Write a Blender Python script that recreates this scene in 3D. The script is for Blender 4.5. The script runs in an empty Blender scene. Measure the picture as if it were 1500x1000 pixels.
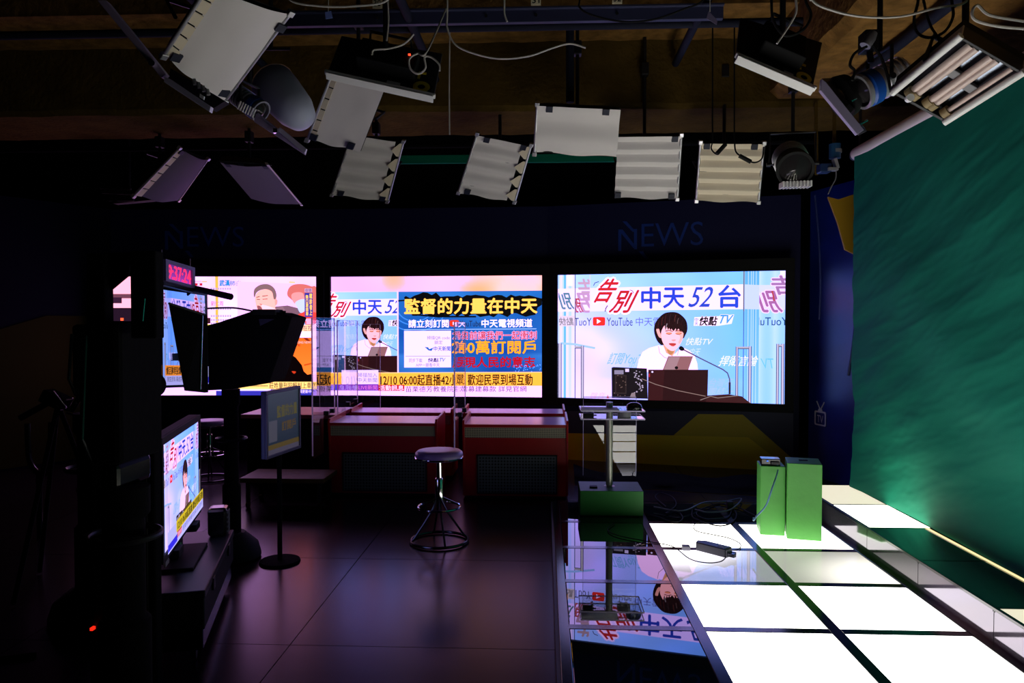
import bpy, bmesh, math, random
from mathutils import Vector, Matrix, Euler, noise

random.seed(5)
SC = bpy.context.scene
COL = SC.collection
F = 1090.0

# ------------------------------------------------------------------ camera, world, exposure
cam_data = bpy.data.cameras.new('camera')
cam_data.lens = 36.0 * F / 1500.0
cam_data.sensor_width = 36.0
cam_data.clip_start = 0.05
cam = bpy.data.objects.new('camera', cam_data)
COL.objects.link(cam)
cam.location = (0, 0, 1.6)
cam.rotation_euler = (math.radians(90 - 1.314), 0, math.radians(2.52))
SC.camera = cam
SC.view_settings.view_transform = 'Standard'
SC.view_settings.look = 'None'
SC.view_settings.gamma = 1.0
SC.view_settings.use_curve_mapping = False
SC.view_settings.exposure = 0.0
W = bpy.data.worlds.new('world')
SC.world = W
W.use_nodes = True
W.node_tree.nodes['Background'].inputs[0].default_value = (0.25, 0.3, 0.5, 1)
W.node_tree.nodes['Background'].inputs[1].default_value = 0.0
SC.cycles.use_denoising = True
SC.cycles.max_bounces = 8
SC.cycles.transparent_max_bounces = 16
SC.cycles.sample_clamp_indirect = 6.0
SC.cycles.caustics_reflective = True
SC.cycles.blur_glossy = 0.2

TILE_POWER = 4.8      # light boxes in the stage floor
SCREEN_POWER = 1.0    # the display walls

# ------------------------------------------------------------------ helpers
CR = Euler(cam.rotation_euler).to_matrix()
CO = Vector(cam.location)

def at(px, py, Y=None, z=None, X=None):
    d = CR @ Vector(((px - 750) / F, (500 - py) / F, -1))
    if Y is not None:
        t = Y / d.y
    elif z is not None:
        t = (z - CO.z) / d.z
    else:
        t = X / d.x
    return CO + d * t

def lin(c):
    return tuple(((v / 255) / 12.92 if v / 255 <= 0.04045 else ((v / 255 + 0.055) / 1.055) ** 2.4) for v in c[:3]) + (1.0,)

class MB:
    def __init__(self):
        self.v, self.f = [], []
    def add(self, vs, fs):
        n = len(self.v)
        self.v += [Vector(p) for p in vs]
        self.f += [tuple(i + n for i in f) for f in fs]
        return self
    def box(self, x0, x1, y0, y1, z0, z1):
        vs = [(x, y, z) for z in (z0, z1) for y in (y0, y1) for x in (x0, x1)]
        return self.add(vs, [(0, 2, 3, 1), (4, 5, 7, 6), (0, 1, 5, 4), (2, 6, 7, 3), (0, 4, 6, 2), (1, 3, 7, 5)])
    def obox(self, c, ax, h):
        c = Vector(c)
        ax = [Vector(a).normalized() for a in ax]
        vs = [c + ax[0] * h[0] * x + ax[1] * h[1] * y + ax[2] * h[2] * z for z in (-1, 1) for y in (-1, 1) for x in (-1, 1)]
        return self.add(vs, [(0, 2, 3, 1), (4, 5, 7, 6), (0, 1, 5, 4), (2, 6, 7, 3), (0, 4, 6, 2), (1, 3, 7, 5)])
    def slab(self, q, n):
        """four corner points in order and a thickness vector"""
        q = [Vector(p) for p in q]
        n = Vector(n)
        return self.prism(q, n)
    def prism(self, poly, vec):
        k = len(poly)
        vec = Vector(vec)
        vs = [Vector(p) for p in poly] + [Vector(p) + vec for p in poly]
        fs = [tuple(reversed(range(k))), tuple(range(k, 2 * k))]
        fs += [(i, (i + 1) % k, (i + 1) % k + k, i + k) for i in range(k)]
        return self.add(vs, fs)
    def tube(self, pts, r, n=8, closed=False):
        pts = [Vector(p) for p in pts]
        k = len(pts)
        rings = []
        prev = None
        for i, p in enumerate(pts):
            if closed:
                t = pts[(i + 1) % k] - pts[i - 1]
            else:
                t = pts[min(i + 1, k - 1)] - pts[max(i - 1, 0)]
            t = t.normalized() if t.length > 1e-9 else Vector((0, 0, 1))
            if prev is None:
                up = Vector((0, 0, 1)) if abs(t.z) < 0.9 else Vector((1, 0, 0))
                a = t.cross(up).normalized()
            else:
                a = (prev - t * prev.dot(t))
                a = a.normalized() if a.length > 1e-6 else t.orthogonal().normalized()
            prev = a
            b = t.cross(a)
            rr = r[i] if isinstance(r, (list, tuple)) else r
            rings.append([p + (a * math.cos(2 * math.pi * j / n) + b * math.sin(2 * math.pi * j / n)) * rr for j in range(n)])
        vs = [p for ring in rings for p in ring]
        fs = []
        m = k if closed else k - 1
        for i in range(m):
            for j in range(n):
                i2 = (i + 1) % k
                fs.append((i * n + j, i * n + (j + 1) % n, i2 * n + (j + 1) % n, i2 * n + j))
        if not closed:
            fs.append(tuple(reversed(range(n))))
            fs.append(tuple(range((k - 1) * n, k * n)))
        return self.add(vs, fs)
    def cyl(self, p0, p1, r0, r1=None, n=24):
        return self.tube([p0, p1], [r0, r0 if r1 is None else r1], n)
    def lathe(self, c, prof, axis=(0, 0, 1), n=28):
        """profile of (radius, height) pairs about an axis through c"""
        a = Vector(axis).normalized()
        u = a.orthogonal().normalized()
        w = a.cross(u)
        c = Vector(c)
        vs, fs = [], []
        for r, h in prof:
            for j in range(n):
                t = 2 * math.pi * j / n
                vs.append(c + a * h + (u * math.cos(t) + w * math.sin(t)) * max(r, 1e-5))
        for i in range(len(prof) - 1):
            for j in range(n):
                fs.append((i * n + j, i * n + (j + 1) % n, (i + 1) * n + (j + 1) % n, (i + 1) * n + j))
        return self.add(vs, fs)
    def ring(self, c, R, r, axis=(0, 0, 1), n=40, m=8):
        a = Vector(axis).normalized()
        u = a.orthogonal().normalized()
        w = a.cross(u)
        c = Vector(c)
        return self.tube([c + (u * math.cos(2 * math.pi * i / n) + w * math.sin(2 * math.pi * i / n)) * R for i in range(n)], r, m, True)
    def grid(self, fn, nx, ny):
        vs = [fn(i / nx, j / ny) for j in range(ny + 1) for i in range(nx + 1)]
        fs = [(j * (nx + 1) + i, j * (nx + 1) + i + 1, (j + 1) * (nx + 1) + i + 1, (j + 1) * (nx + 1) + i) for j in range(ny) for i in range(nx)]
        return self.add(vs, fs)
    def mesh(self, name, org, bevel=0, smooth=False, mat=None, solid=0):
        me = bpy.data.meshes.new(name)
        me.from_pydata([tuple(p - org) for p in self.v], [], self.f)
        bm = bmesh.new()
        bm.from_mesh(me)
        if solid:
            bmesh.ops.recalc_face_normals(bm, faces=bm.faces)
            bmesh.ops.solidify(bm, geom=list(bm.faces), thickness=solid)
        bmesh.ops.recalc_face_normals(bm, faces=bm.faces)
        if bevel:
            es = [e for e in bm.edges if len(e.link_faces) == 2 and e.calc_face_angle(0) > 0.6]
            bmesh.ops.bevel(bm, geom=es, offset=bevel, segments=2, profile=0.5, affect='EDGES', clamp_overlap=True)
        bm.to_mesh(me)
        bm.free()
        if smooth:
            for p in me.polygons:
                p.use_smooth = True
            try:
                me.set_sharp_from_angle(angle=0.7)
            except Exception:
                pass
        if mat is not None:
            me.materials.append(mat)
        return me

ORG = {}
def thing(name, label, cat, loc, group=None, kind=None):
    o = bpy.data.objects.new(name, None)
    COL.objects.link(o)
    o.empty_display_size = 0.05
    o.location = loc
    ORG[o.name] = Vector(loc)
    o['label'] = label
    o['category'] = cat
    if group:
        o['group'] = group
    if kind:
        o['kind'] = kind
    return o
def add(name, mb, mat, parent, bevel=0, smooth=False, label=None, solid=0, kind=None):
    org = ORG[parent.name]
    o = bpy.data.objects.new(name, mb.mesh(name, org, bevel, smooth, mat, solid))
    COL.objects.link(o)
    o.parent = parent
    ORG[o.name] = org
    if label:
        o['label'] = label
    if kind:
        o['kind'] = kind
    return o
def solo(name, mb, mat, label, cat, group=None, bevel=0, smooth=False, solid=0, kind=None):
    xs = [p.x for p in mb.v]; ys = [p.y for p in mb.v]; zs = [p.z for p in mb.v]
    org = Vector(((min(xs) + max(xs)) / 2, (min(ys) + max(ys)) / 2, min(zs)))
    o = bpy.data.objects.new(name, mb.mesh(name, org, bevel, smooth, mat, solid))
    COL.objects.link(o)
    o.location = org
    ORG[o.name] = org
    if label:
        o['label'] = label
        o['category'] = cat
    if group:
        o['group'] = group
    if kind:
        o['kind'] = kind
    return o
def dup(o, loc=None, rotz=0, label=None, parent=None):
    c = o.copy()
    COL.objects.link(c)
    if parent is not None:
        c.parent = parent
    if loc is not None:
        c.location = loc
        c.rotation_euler = (0, 0, rotz)
        ORG[c.name] = Vector(loc)
    if label:
        c['label'] = label
    for ch in list(o.children):
        dup(ch, parent=c)
    return c

# ------------------------------------------------------------------ materials
MATS = {}
def mat(name, rgb, rough=0.5, metal=0.0, spec=0.5, bump=0.0, bscale=40, var=0.0, vscale=6, emit=0, ecol=None, coat=0.0, ior=1.5, srgb=True):
    m = bpy.data.materials.new(name)
    m.use_nodes = True
    nt = m.node_tree
    b = nt.nodes['Principled BSDF']
    col = lin(rgb) if srgb else tuple(rgb) + (1,)
    b.inputs['Base Color'].default_value = col
    b.inputs['Roughness'].default_value = rough
    b.inputs['Metallic'].default_value = metal
    b.inputs['Specular IOR Level'].default_value = spec
    b.inputs['IOR'].default_value = ior
    b.inputs['Coat Weight'].default_value = coat
    b.inputs['Coat Roughness'].default_value = 0.05
    tc = nt.nodes.new('ShaderNodeTexCoord')
    if var:
        n = nt.nodes.new('ShaderNodeTexNoise')
        n.inputs['Scale'].default_value = vscale
        n.inputs['Detail'].default_value = 4
        nt.links.new(tc.outputs['Object'], n.inputs['Vector'])
        r = nt.nodes.new('ShaderNodeValToRGB')
        r.color_ramp.elements[0].position = 0.3
        r.color_ramp.elements[1].position = 0.7
        r.color_ramp.elements[0].color = tuple(c * (1 - var) for c in col[:3]) + (1,)
        r.color_ramp.elements[1].color = tuple(min(1, c * (1 + var)) for c in col[:3]) + (1,)
        nt.links.new(n.outputs['Fac'], r.inputs[0])
        nt.links.new(r.outputs[0], b.inputs['Base Color'])
    if bump:
        n2 = nt.nodes.new('ShaderNodeTexNoise')
        n2.inputs['Scale'].default_value = bscale
        n2.inputs['Detail'].default_value = 6
        nt.links.new(tc.outputs['Object'], n2.inputs['Vector'])
        bp = nt.nodes.new('ShaderNodeBump')
        bp.inputs['Strength'].default_value = bump
        bp.inputs['Distance'].default_value = 0.02
        nt.links.new(n2.outputs['Fac'], bp.inputs['Height'])
        nt.links.new(bp.outputs[0], b.inputs['Normal'])
    if emit:
        b.inputs['Emission Color'].default_value = lin(ecol or rgb)
        b.inputs['Emission Strength'].default_value = emit
    MATS[name] = m
    return m

def clear_plastic(name, tint=(0.96, 0.97, 0.98), ior=1.5, boost=1.0, dirt=0.02):
    m = bpy.data.materials.new(name)
    m.use_nodes = True
    nt = m.node_tree
    nt.nodes.remove(nt.nodes['Principled BSDF'])
    out = nt.nodes['Material Output']
    tr = nt.nodes.new('ShaderNodeBsdfTransparent'); tr.inputs[0].default_value = tint + (1,)
    gl = nt.nodes.new('ShaderNodeBsdfGlossy'); gl.inputs['Roughness'].default_value = 0.0
    fr = nt.nodes.new('ShaderNodeFresnel'); fr.inputs[0].default_value = ior
    geo = nt.nodes.new('ShaderNodeNewGeometry')
    # a pane is lit from both faces: keep the fresnel of the outer face on either side
    mul = nt.nodes.new('ShaderNodeMath'); mul.operation = 'MULTIPLY'; mul.inputs[1].default_value = boost; mul.use_clamp = True
    back = nt.nodes.new('ShaderNodeMath'); back.operation = 'SUBTRACT'; back.inputs[0].default_value = 1.0
    m2 = nt.nodes.new('ShaderNodeMath'); m2.operation = 'MULTIPLY'
    nt.links.new(geo.outputs['Backfacing'], back.inputs[1])
    nt.links.new(fr.outputs[0], mul.inputs[0])
    nt.links.new(mul.outputs[0], m2.inputs[0])
    nt.links.new(back.outputs[0], m2.inputs[1])
    mx = nt.nodes.new('ShaderNodeMixShader')
    nt.links.new(m2.outputs[0], mx.inputs[0])
    nt.links.new(tr.outputs[0], mx.inputs[1])
    nt.links.new(gl.outputs[0], mx.inputs[2])
    df = nt.nodes.new('ShaderNodeBsdfDiffuse'); df.inputs[0].default_value = (0.8, 0.8, 0.85, 1)
    mx2 = nt.nodes.new('ShaderNodeMixShader'); mx2.inputs[0].default_value = dirt
    nt.links.new(mx.outputs[0], mx2.inputs[1])
    nt.links.new(df.outputs[0], mx2.inputs[2])
    nt.links.new(mx2.outputs[0], out.inputs[0])
    MATS[name] = m
    return m

def perforated(name, rgb, hole=0.02, rough=0.5, hr=0.32):
    m = mat(name, rgb, rough)
    nt = m.node_tree
    b = nt.nodes['Principled BSDF']
    tc = nt.nodes.new('ShaderNodeTexCoord')
    sep = nt.nodes.new('ShaderNodeSeparateXYZ')
    nt.links.new(tc.outputs['Object'], sep.inputs[0])
    sq = []
    for ax in (0, 2):
        a = nt.nodes.new('ShaderNodeMath'); a.operation = 'DIVIDE'; a.inputs[1].default_value = hole
        fr = nt.nodes.new('ShaderNodeMath'); fr.operation = 'FRACT'
        s = nt.nodes.new('ShaderNodeMath'); s.operation = 'SUBTRACT'; s.inputs[1].default_value = 0.5
        p = nt.nodes.new('ShaderNodeMath'); p.operation = 'POWER'; p.inputs[1].default_value = 2
        ab = nt.nodes.new('ShaderNodeMath'); ab.operation = 'ABSOLUTE'
        nt.links.new(sep.outputs[ax], a.inputs[0]); nt.links.new(a.outputs[0], fr.inputs[0])
        nt.links.new(fr.outputs[0], s.inputs[0]); nt.links.new(s.outputs[0], ab.inputs[0]); nt.links.new(ab.outputs[0], p.inputs[0])
        sq.append(p)
    ad = nt.nodes.new('ShaderNodeMath'); ad.operation = 'ADD'
    nt.links.new(sq[0].outputs[0], ad.inputs[0]); nt.links.new(sq[1].outputs[0], ad.inputs[1])
    lt = nt.nodes.new('ShaderNodeMath'); lt.operation = 'LESS_THAN'; lt.inputs[1].default_value = hr * hr
    nt.links.new(ad.outputs[0], lt.inputs[0])
    mx = nt.nodes.new('ShaderNodeMix'); mx.data_type = 'RGBA'
    mx.inputs[6].default_value = lin(rgb); mx.inputs[7].default_value = (0.003, 0.003, 0.003, 1)
    nt.links.new(lt.outputs[0], mx.inputs[0])
    nt.links.new(mx.outputs[2], b.inputs['Base Color'])
    return m

def lightbox(name, col, strength, dim=None, hot=(0.5, 0.5), span=0.5, tubes=0.0):
    """a glass tile over a light box: bright near its tubes, dimmer away from them; coordinates are the tile's own"""
    m = mat(name, (235, 235, 230), 0.03, ior=1.55)
    nt = m.node_tree
    b = nt.nodes['Principled BSDF']
    b.inputs['Emission Color'].default_value = lin(col)
    if dim is None:
        b.inputs['Emission Strength'].default_value = strength
        return m
    tc = nt.nodes.new('ShaderNodeTexCoord')
    d = nt.nodes.new('ShaderNodeVectorMath'); d.operation = 'DISTANCE'
    d.inputs[1].default_value = (hot[0] - 0.5, hot[1] - 0.5, 0)
    mp = nt.nodes.new('ShaderNodeVectorMath'); mp.operation = 'MULTIPLY'
    mp.inputs[1].default_value = (1 / 0.68, 1 / 0.68, 0)
    nt.links.new(tc.outputs['Object'], mp.inputs[0])
    nt.links.new(mp.outputs[0], d.inputs[0])
    mr = nt.nodes.new('ShaderNodeMapRange'); mr.interpolation_type = 'SMOOTHSTEP'
    mr.inputs['From Min'].default_value = 0.1
    mr.inputs['From Max'].default_value = span
    mr.inputs['To Min'].default_value = strength
    mr.inputs['To Max'].default_value = dim
    nt.links.new(d.outputs['Value'], mr.inputs[0])
    nt.links.new(mr.outputs[0], b.inputs['Emission Strength'])
    return m

M_black = mat('matte_black', (11, 11, 13), 0.7, spec=0.3)
M_void = mat('soft_black_cloth', (9, 9, 11), 0.95, spec=0.1, bump=0.2)
M_gloss = mat('gloss_black', (12, 12, 15), 0.15)
M_steel = mat('black_steel', (24, 24, 29), 0.45, metal=0.3)
M_alu = mat('brushed_aluminium', (205, 203, 208), 0.35, metal=0.7, bump=0.02)
M_white_metal = mat('white_painted_metal', (245, 242, 240), 0.35)
M_chrome = mat('chrome', (225, 225, 230), 0.08, metal=1.0)
M_brown = mat('sprayed_brown_concrete', (122, 88, 44), 0.95, spec=0.1, bump=0.9, bscale=22, var=0.35, vscale=9)
M_brown2 = mat('brown_beam', (80, 62, 26), 0.95, spec=0.05, bump=0.8, bscale=24, var=0.2, vscale=5)
M_rail = mat('blue_grey_rail', (52, 54, 84), 0.5, metal=0.2)
M_pipe = mat('dark_blue_pipe', (24, 26, 42), 0.75, spec=.15)
M_cloth = mat('white_diffusion_cloth', (240, 232, 230), 0.8, spec=0.2, bump=0.06, bscale=5)
M_cream = mat('cream_louvre', (246, 230, 204), 0.6)
M_lilac_metal = mat('lilac_lit_strip_metal', (226, 216, 252), .45)  # lilac light on the silver strips is painted into this colour
M_cloth_shaded = mat('shaded_lilac_cloth', (122, 108, 132), 0.85, spec=.1, bump=.06, bscale=5)  # diffusion cloth in dimmer lilac light: the shade is put into the colour
M_tape = mat('navy_tape', (22, 26, 52), 0.6)
M_blue = mat('blue_lamp_band', (22, 74, 160), 0.35)
M_yellow = mat('yellow_badge', (255, 228, 20), 0.5)
M_greylamp = mat('grey_lamp_shell', (186, 190, 214), 0.5)
M_lens = mat('lamp_lens', (62, 58, 60), 0.1, metal=0.5)
M_tube = mat('fluorescent_tube', (225, 200, 192), 0.25)
M_reflector = mat('mirror_reflector', (120, 128, 142), 0.22, metal=0.9)
M_red = mat('red_laminate', (176, 10, 14), 0.35, var=0.06)
M_top = mat('pale_desk_top', (214, 186, 240), 0.25, ior=1.6)
M_greenbox = mat('green_painted_wood', (76, 160, 62), 0.5, bump=0.12, bscale=14, var=0.08, vscale=5)
M_greentop = mat('green_lectern_base', (30, 108, 40), 0.5, spec=.3, bump=0.08, bscale=14)
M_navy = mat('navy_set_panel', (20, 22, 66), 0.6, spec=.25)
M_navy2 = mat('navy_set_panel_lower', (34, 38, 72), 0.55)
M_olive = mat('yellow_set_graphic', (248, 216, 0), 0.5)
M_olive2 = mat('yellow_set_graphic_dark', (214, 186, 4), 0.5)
M_olive3 = mat('shaded_yellow_left_panel', (40, 40, 4), 0.8, spec=.1)  # yellow darkened in its colour to carry the dim left side's shade
M_news = mat('news_lettering_blue', (18, 58, 150), 0.45)
M_floor = mat('dark_vinyl', (20, 12, 22), 0.24, ior=1.5, spec=0.32, bump=0.03, bscale=3, var=0.15, vscale=1.5)
M_floor.node_tree.nodes['Principled BSDF'].inputs['Specular Tint'].default_value = (0.9, 0.5, 1.0, 1)
M_frame = mat('black_tile_frame', (12, 11, 20), 0.14)
M_dglass = mat('dark_floor_glass', (24, 34, 38), 0.012, ior=2.0)
M_dglass2 = mat('floor_glass_green_reflection', (44, 74, 62), 0.05, ior=1.7)  # the backdrop's green reflection is put into the base colour
M_riser = mat('smoked_mirror_riser', (100, 94, 106), 0.08, metal=0.75)
M_seat = mat('stool_vinyl', (116, 92, 156), 0.35)
M_clear = clear_plastic('clear_acrylic', ior=1.5, boost=1.35, dirt=0.012)
M_clear_lectern = clear_plastic('lectern_acrylic', ior=1.5, boost=2.3, dirt=0.004)
M_edge = mat('acrylic_edge', (222, 210, 245), 0.2)
M_perf = perforated('perforated_panel', (92, 98, 104), 0.028)
M_perf2 = perforated('perforated_strip', (186, 176, 150), 0.016)
M_cable = mat('black_cable', (9, 9, 10), 0.7, spec=.2)
M_wcable = mat('white_cable', (190, 184, 176), 0.5)
M_bcable = mat('pale_blue_cable', (110, 160, 200), 0.4)
M_rolltube = mat('white_roller_tube', (214, 200, 196), 0.4)
M_wood = mat('brown_wood_trim', (92, 66, 34), 0.5, var=0.2, vscale=12)
M_paper = mat('white_paper', (225, 222, 228), 0.7)
M_grey = mat('grey_plastic', (120, 118, 124), 0.45)
M_post = mat('satin_grey_post', (150, 150, 140), 0.3, metal=0.55)

ml_ = mat('acrylic_edge_glow', (236, 226, 255), .2)
nt = ml_.node_tree
tl = nt.nodes.new('ShaderNodeBsdfTranslucent'); tl.inputs[0].default_value = (.95, .92, 1, 1)
mxs = nt.nodes.new('ShaderNodeMixShader'); mxs.inputs[0].default_value = .6
nt.links.new(nt.nodes['Principled BSDF'].outputs[0], mxs.inputs[1]); nt.links.new(tl.outputs[0], mxs.inputs[2]); nt.links.new(mxs.outputs[0], nt.nodes['Material Output'].inputs[0])
M_edge = ml_
m = bpy.data.materials.new('display_light')
m.use_nodes = True
nt = m.node_tree
b = nt.nodes['Principled BSDF']
b.inputs['Base Color'].default_value = (0.01, 0.01, 0.012, 1)
b.inputs['Roughness'].default_value = 0.5
at_n = nt.nodes.new('ShaderNodeAttribute'); at_n.attribute_name = 'art'
nt.links.new(at_n.outputs['Color'], b.inputs['Emission Color'])
b.inputs['Emission Strength'].default_value = SCREEN_POWER
M_display = m
def display(name, power, front=False):
    mm = M_display.copy(); mm.name = name
    mm.node_tree.nodes['Principled BSDF'].inputs['Emission Strength'].default_value = power
    return mm
M_disp_wall = display('wall_display_light', 1.0)
M_disp_dim = display('dim_display_light', 0.11)
M_disp_prompt = display('prompter_display_light', 0.5)
M_disp_tv = display('tv_display_light', 0.75)

# flat artwork on a display: coloured shapes laid on the panel
def smooth_poly(pts, n=5):
    k = len(pts)
    out = []
    for i in range(k):
        p0, p1, p2, p3 = (Vector(pts[(i + j) % k]) for j in (-1, 0, 1, 2))
        for s in range(n):
            t = s / n
            out.append(tuple(0.5 * ((2 * p1) + (p2 - p0) * t + (2 * p0 - 5 * p1 + 4 * p2 - p3) * t * t + (3 * p1 - p0 - 3 * p2 + p3) * t ** 3)))
    return out

TEXTS = {}
def glyphs(s, bold):
    key = (s, bold)
    if key not in TEXTS:
        c = bpy.data.curves.new('text_tmp', 'FONT')
        c.body = s
        c.offset = bold
        c.resolution_u = 3
        o = bpy.data.objects.new('text_tmp', c)
        COL.objects.link(o)
        me = bpy.data.meshes.new_from_object(o.evaluated_get(bpy.context.evaluated_depsgraph_get()))
        vs = [(v.co.x, v.co.y) for v in me.vertices]
        fs = [tuple(p.vertices) for p in me.polygons]
        bpy.data.objects.remove(o)
        bpy.data.curves.remove(c)
        bpy.data.meshes.remove(me)
        x0, x1 = min(v[0] for v in vs), max(v[0] for v in vs)
        y0, y1 = min(v[1] for v in vs), max(v[1] for v in vs)
        TEXTS[key] = ([((x - x0) / (x1 - x0), 1 - (y - y0) / (y1 - y0)) for x, y in vs], fs)
    return TEXTS[key]

HI = (1.0, 0.25, 1.8)
class Art:
    def __init__(self, fmap):
        self.faces = []
        self.layer = 0
        self.clip = (0, 0, 1, 1)
        self.m = fmap
    def _emit(self, poly, cols, k):
        """clip a polygon in panel coordinates"""
        pts = [(p[0], p[1], c) for p, c in zip(poly, cols)]
        for ax, lim, sgn in ((0, self.clip[0], 1), (0, self.clip[2], -1), (1, self.clip[1], 1), (1, self.clip[3], -1)):
            res = []
            n = len(pts)
            for i in range(n):
                a, b2 = pts[i], pts[(i + 1) % n]
                da, db = (a[ax] - lim) * sgn, (b2[ax] - lim) * sgn
                if da >= 0:
                    res.append(a)
                if (da >= 0) != (db >= 0):
                    t = da / (da - db)
                    res.append((a[0] + (b2[0] - a[0]) * t, a[1] + (b2[1] - a[1]) * t, tuple(x + (y - x) * t for x, y in zip(a[2], b2[2]))))
            pts = res
            if len(pts) < 3:
                return
        self.faces.append((pts, k))
    def field(self, x0, y0, x1, y1, fn, nx=24, ny=14):
        self.layer += 1
        for j in range(ny):
            for i in range(nx):
                q = []
                for a, b2 in ((i, j), (i + 1, j), (i + 1, j + 1), (i, j + 1)):
                    q.append((x0 + (x1 - x0) * a / nx, y0 + (y1 - y0) * b2 / ny))
                self._emit([self.m(*p) for p in q], [lin(fn((p[0] - x0) / (x1 - x0), (p[1] - y0) / (y1 - y0))) for p in q], self.layer)
    def poly(self, pts, col, sm=False):
        self.layer += 1
        if sm:
            pts = smooth_poly(pts)
        c = lin(col)
        # triangulate through blender so that clipping stays clean
        from mathutils.geometry import tessellate_polygon
        tris = tessellate_polygon([[Vector((p[0], p[1], 0)) for p in pts]])
        mp = [self.m(*p) for p in pts]
        for t in tris:
            self._emit([mp[i] for i in t], [c] * 3, self.layer)
    def rect(self, x0, y0, x1, y1, col):
        self.poly([(x0, y0), (x1, y0), (x1, y1), (x0, y1)], col)
    def line(self, pts, w, col):
        self.layer += 1
        c = lin(col)
        for a, b2 in zip(pts, pts[1:]):
            a, b2 = Vector(a), Vector(b2)
            d = (b2 - a).normalized()
            n = Vector((-d.y, d.x)) * w / 2
            q = [a + n - d * w * .2, b2 + n + d * w * .2, b2 - n + d * w * .2, a - n - d * w * .2]
            self._emit([self.m(*p) for p in q], [c] * 4, self.layer)
    def ell(self, cx, cy, rx, ry, col, n=24):
        self.poly([(cx + rx * math.cos(2 * math.pi * i / n), cy + ry * math.sin(2 * math.pi * i / n)) for i in range(n)], col)
    def text(self, s, x0, y0, x1, y1, col, bold=0.0, shear=0.0, flip=False, outline=None, ow=0.05):
        h = y1 - y0
        rows = s.count('\n') + 1
        if outline:
            e = ow * 0.9 + max(0, bold) * 0.7
            self._text(s, x0, y0, x1, y1, outline, [(e * math.cos(k * math.pi / 4), e * math.sin(k * math.pi / 4)) for k in range(8)], shear, flip)
        e = max(0, bold) * 0.75 / rows
        sh = [(-e, 0), (e, 0), (0, -e), (0, e)] if e > 0 else [(0, 0)]
        if e > 0.02:
            sh += [(0, 0)]
        self._text(s, x0, y0, x1, y1, col, sh, shear, flip)
    def _text(self, s, x0, y0, x1, y1, col, shifts, shear, flip):
        vs, fs = glyphs(s, 0.0)
        self.layer += 1
        c = lin(col)
        h = y1 - y0
        sw = abs(shear) * h
        for dx, dy in shifts:
            mp = []
            for x, y in vs:
                xx = x * (x1 - x0 - sw) + (1 - y) * shear * h
                if flip:
                    xx = (x1 - x0) - xx
                mp.append(self.m(x0 + xx + dx * h, y0 + y * h + dy * h))
            for f in fs:
                self._emit([mp[i] for i in f], [c] * len(f), self.layer)
    def build(self, name, parent, TL, R, D, N, material, eps=0.00012):
        verts, faces, cols = [], [], []
        org = ORG[parent.name]
        for pts, k in self.faces:
            n = len(verts)
            for u, v, c in pts:
                verts.append(tuple(TL + R * u + D * v + N * (eps * k) - org))
                cols.append(c)
            faces.append(tuple(range(n, n + len(pts))))
        me = bpy.data.meshes.new(name)
        me.from_pydata(verts, [], faces)
        ca = me.color_attributes.new('art', 'FLOAT_COLOR', 'CORNER')
        flat = []
        for l in me.loops:
            c = cols[l.vertex_index]
            # the panel's white is far brighter than its mid tones and leans lilac
            flat += [c[i] * (1 + HI[i] * c[i] ** 5) for i in range(3)] + [1.0]
        ca.data.foreach_set('color', flat)
        me.materials.append(material)
        o = bpy.data.objects.new(name, me)
        COL.objects.link(o)
        o.parent = parent
        ORG[o.name] = org
        return o

def mixc(a, b2, t):
    t = max(0, min(1, t))
    return tuple(x + (y - x) * t for x, y in zip(a, b2))

# --- the broadcast picture: a presenter reading at a podium.  Drawn in a 1500 x 908 working grid
D0, D1 = 8.6, 7.98
def c8(x, y):
    ui = (x - 65) / 1320
    u = ui * D0 / (D1 * (1 - ui) + D0 * ui) if 0 <= ui <= 1 else ui
    top, bot = 88 - 20 * ui, 800 + 35 * ui
    return u, (y - top) / (bot - top)

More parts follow.
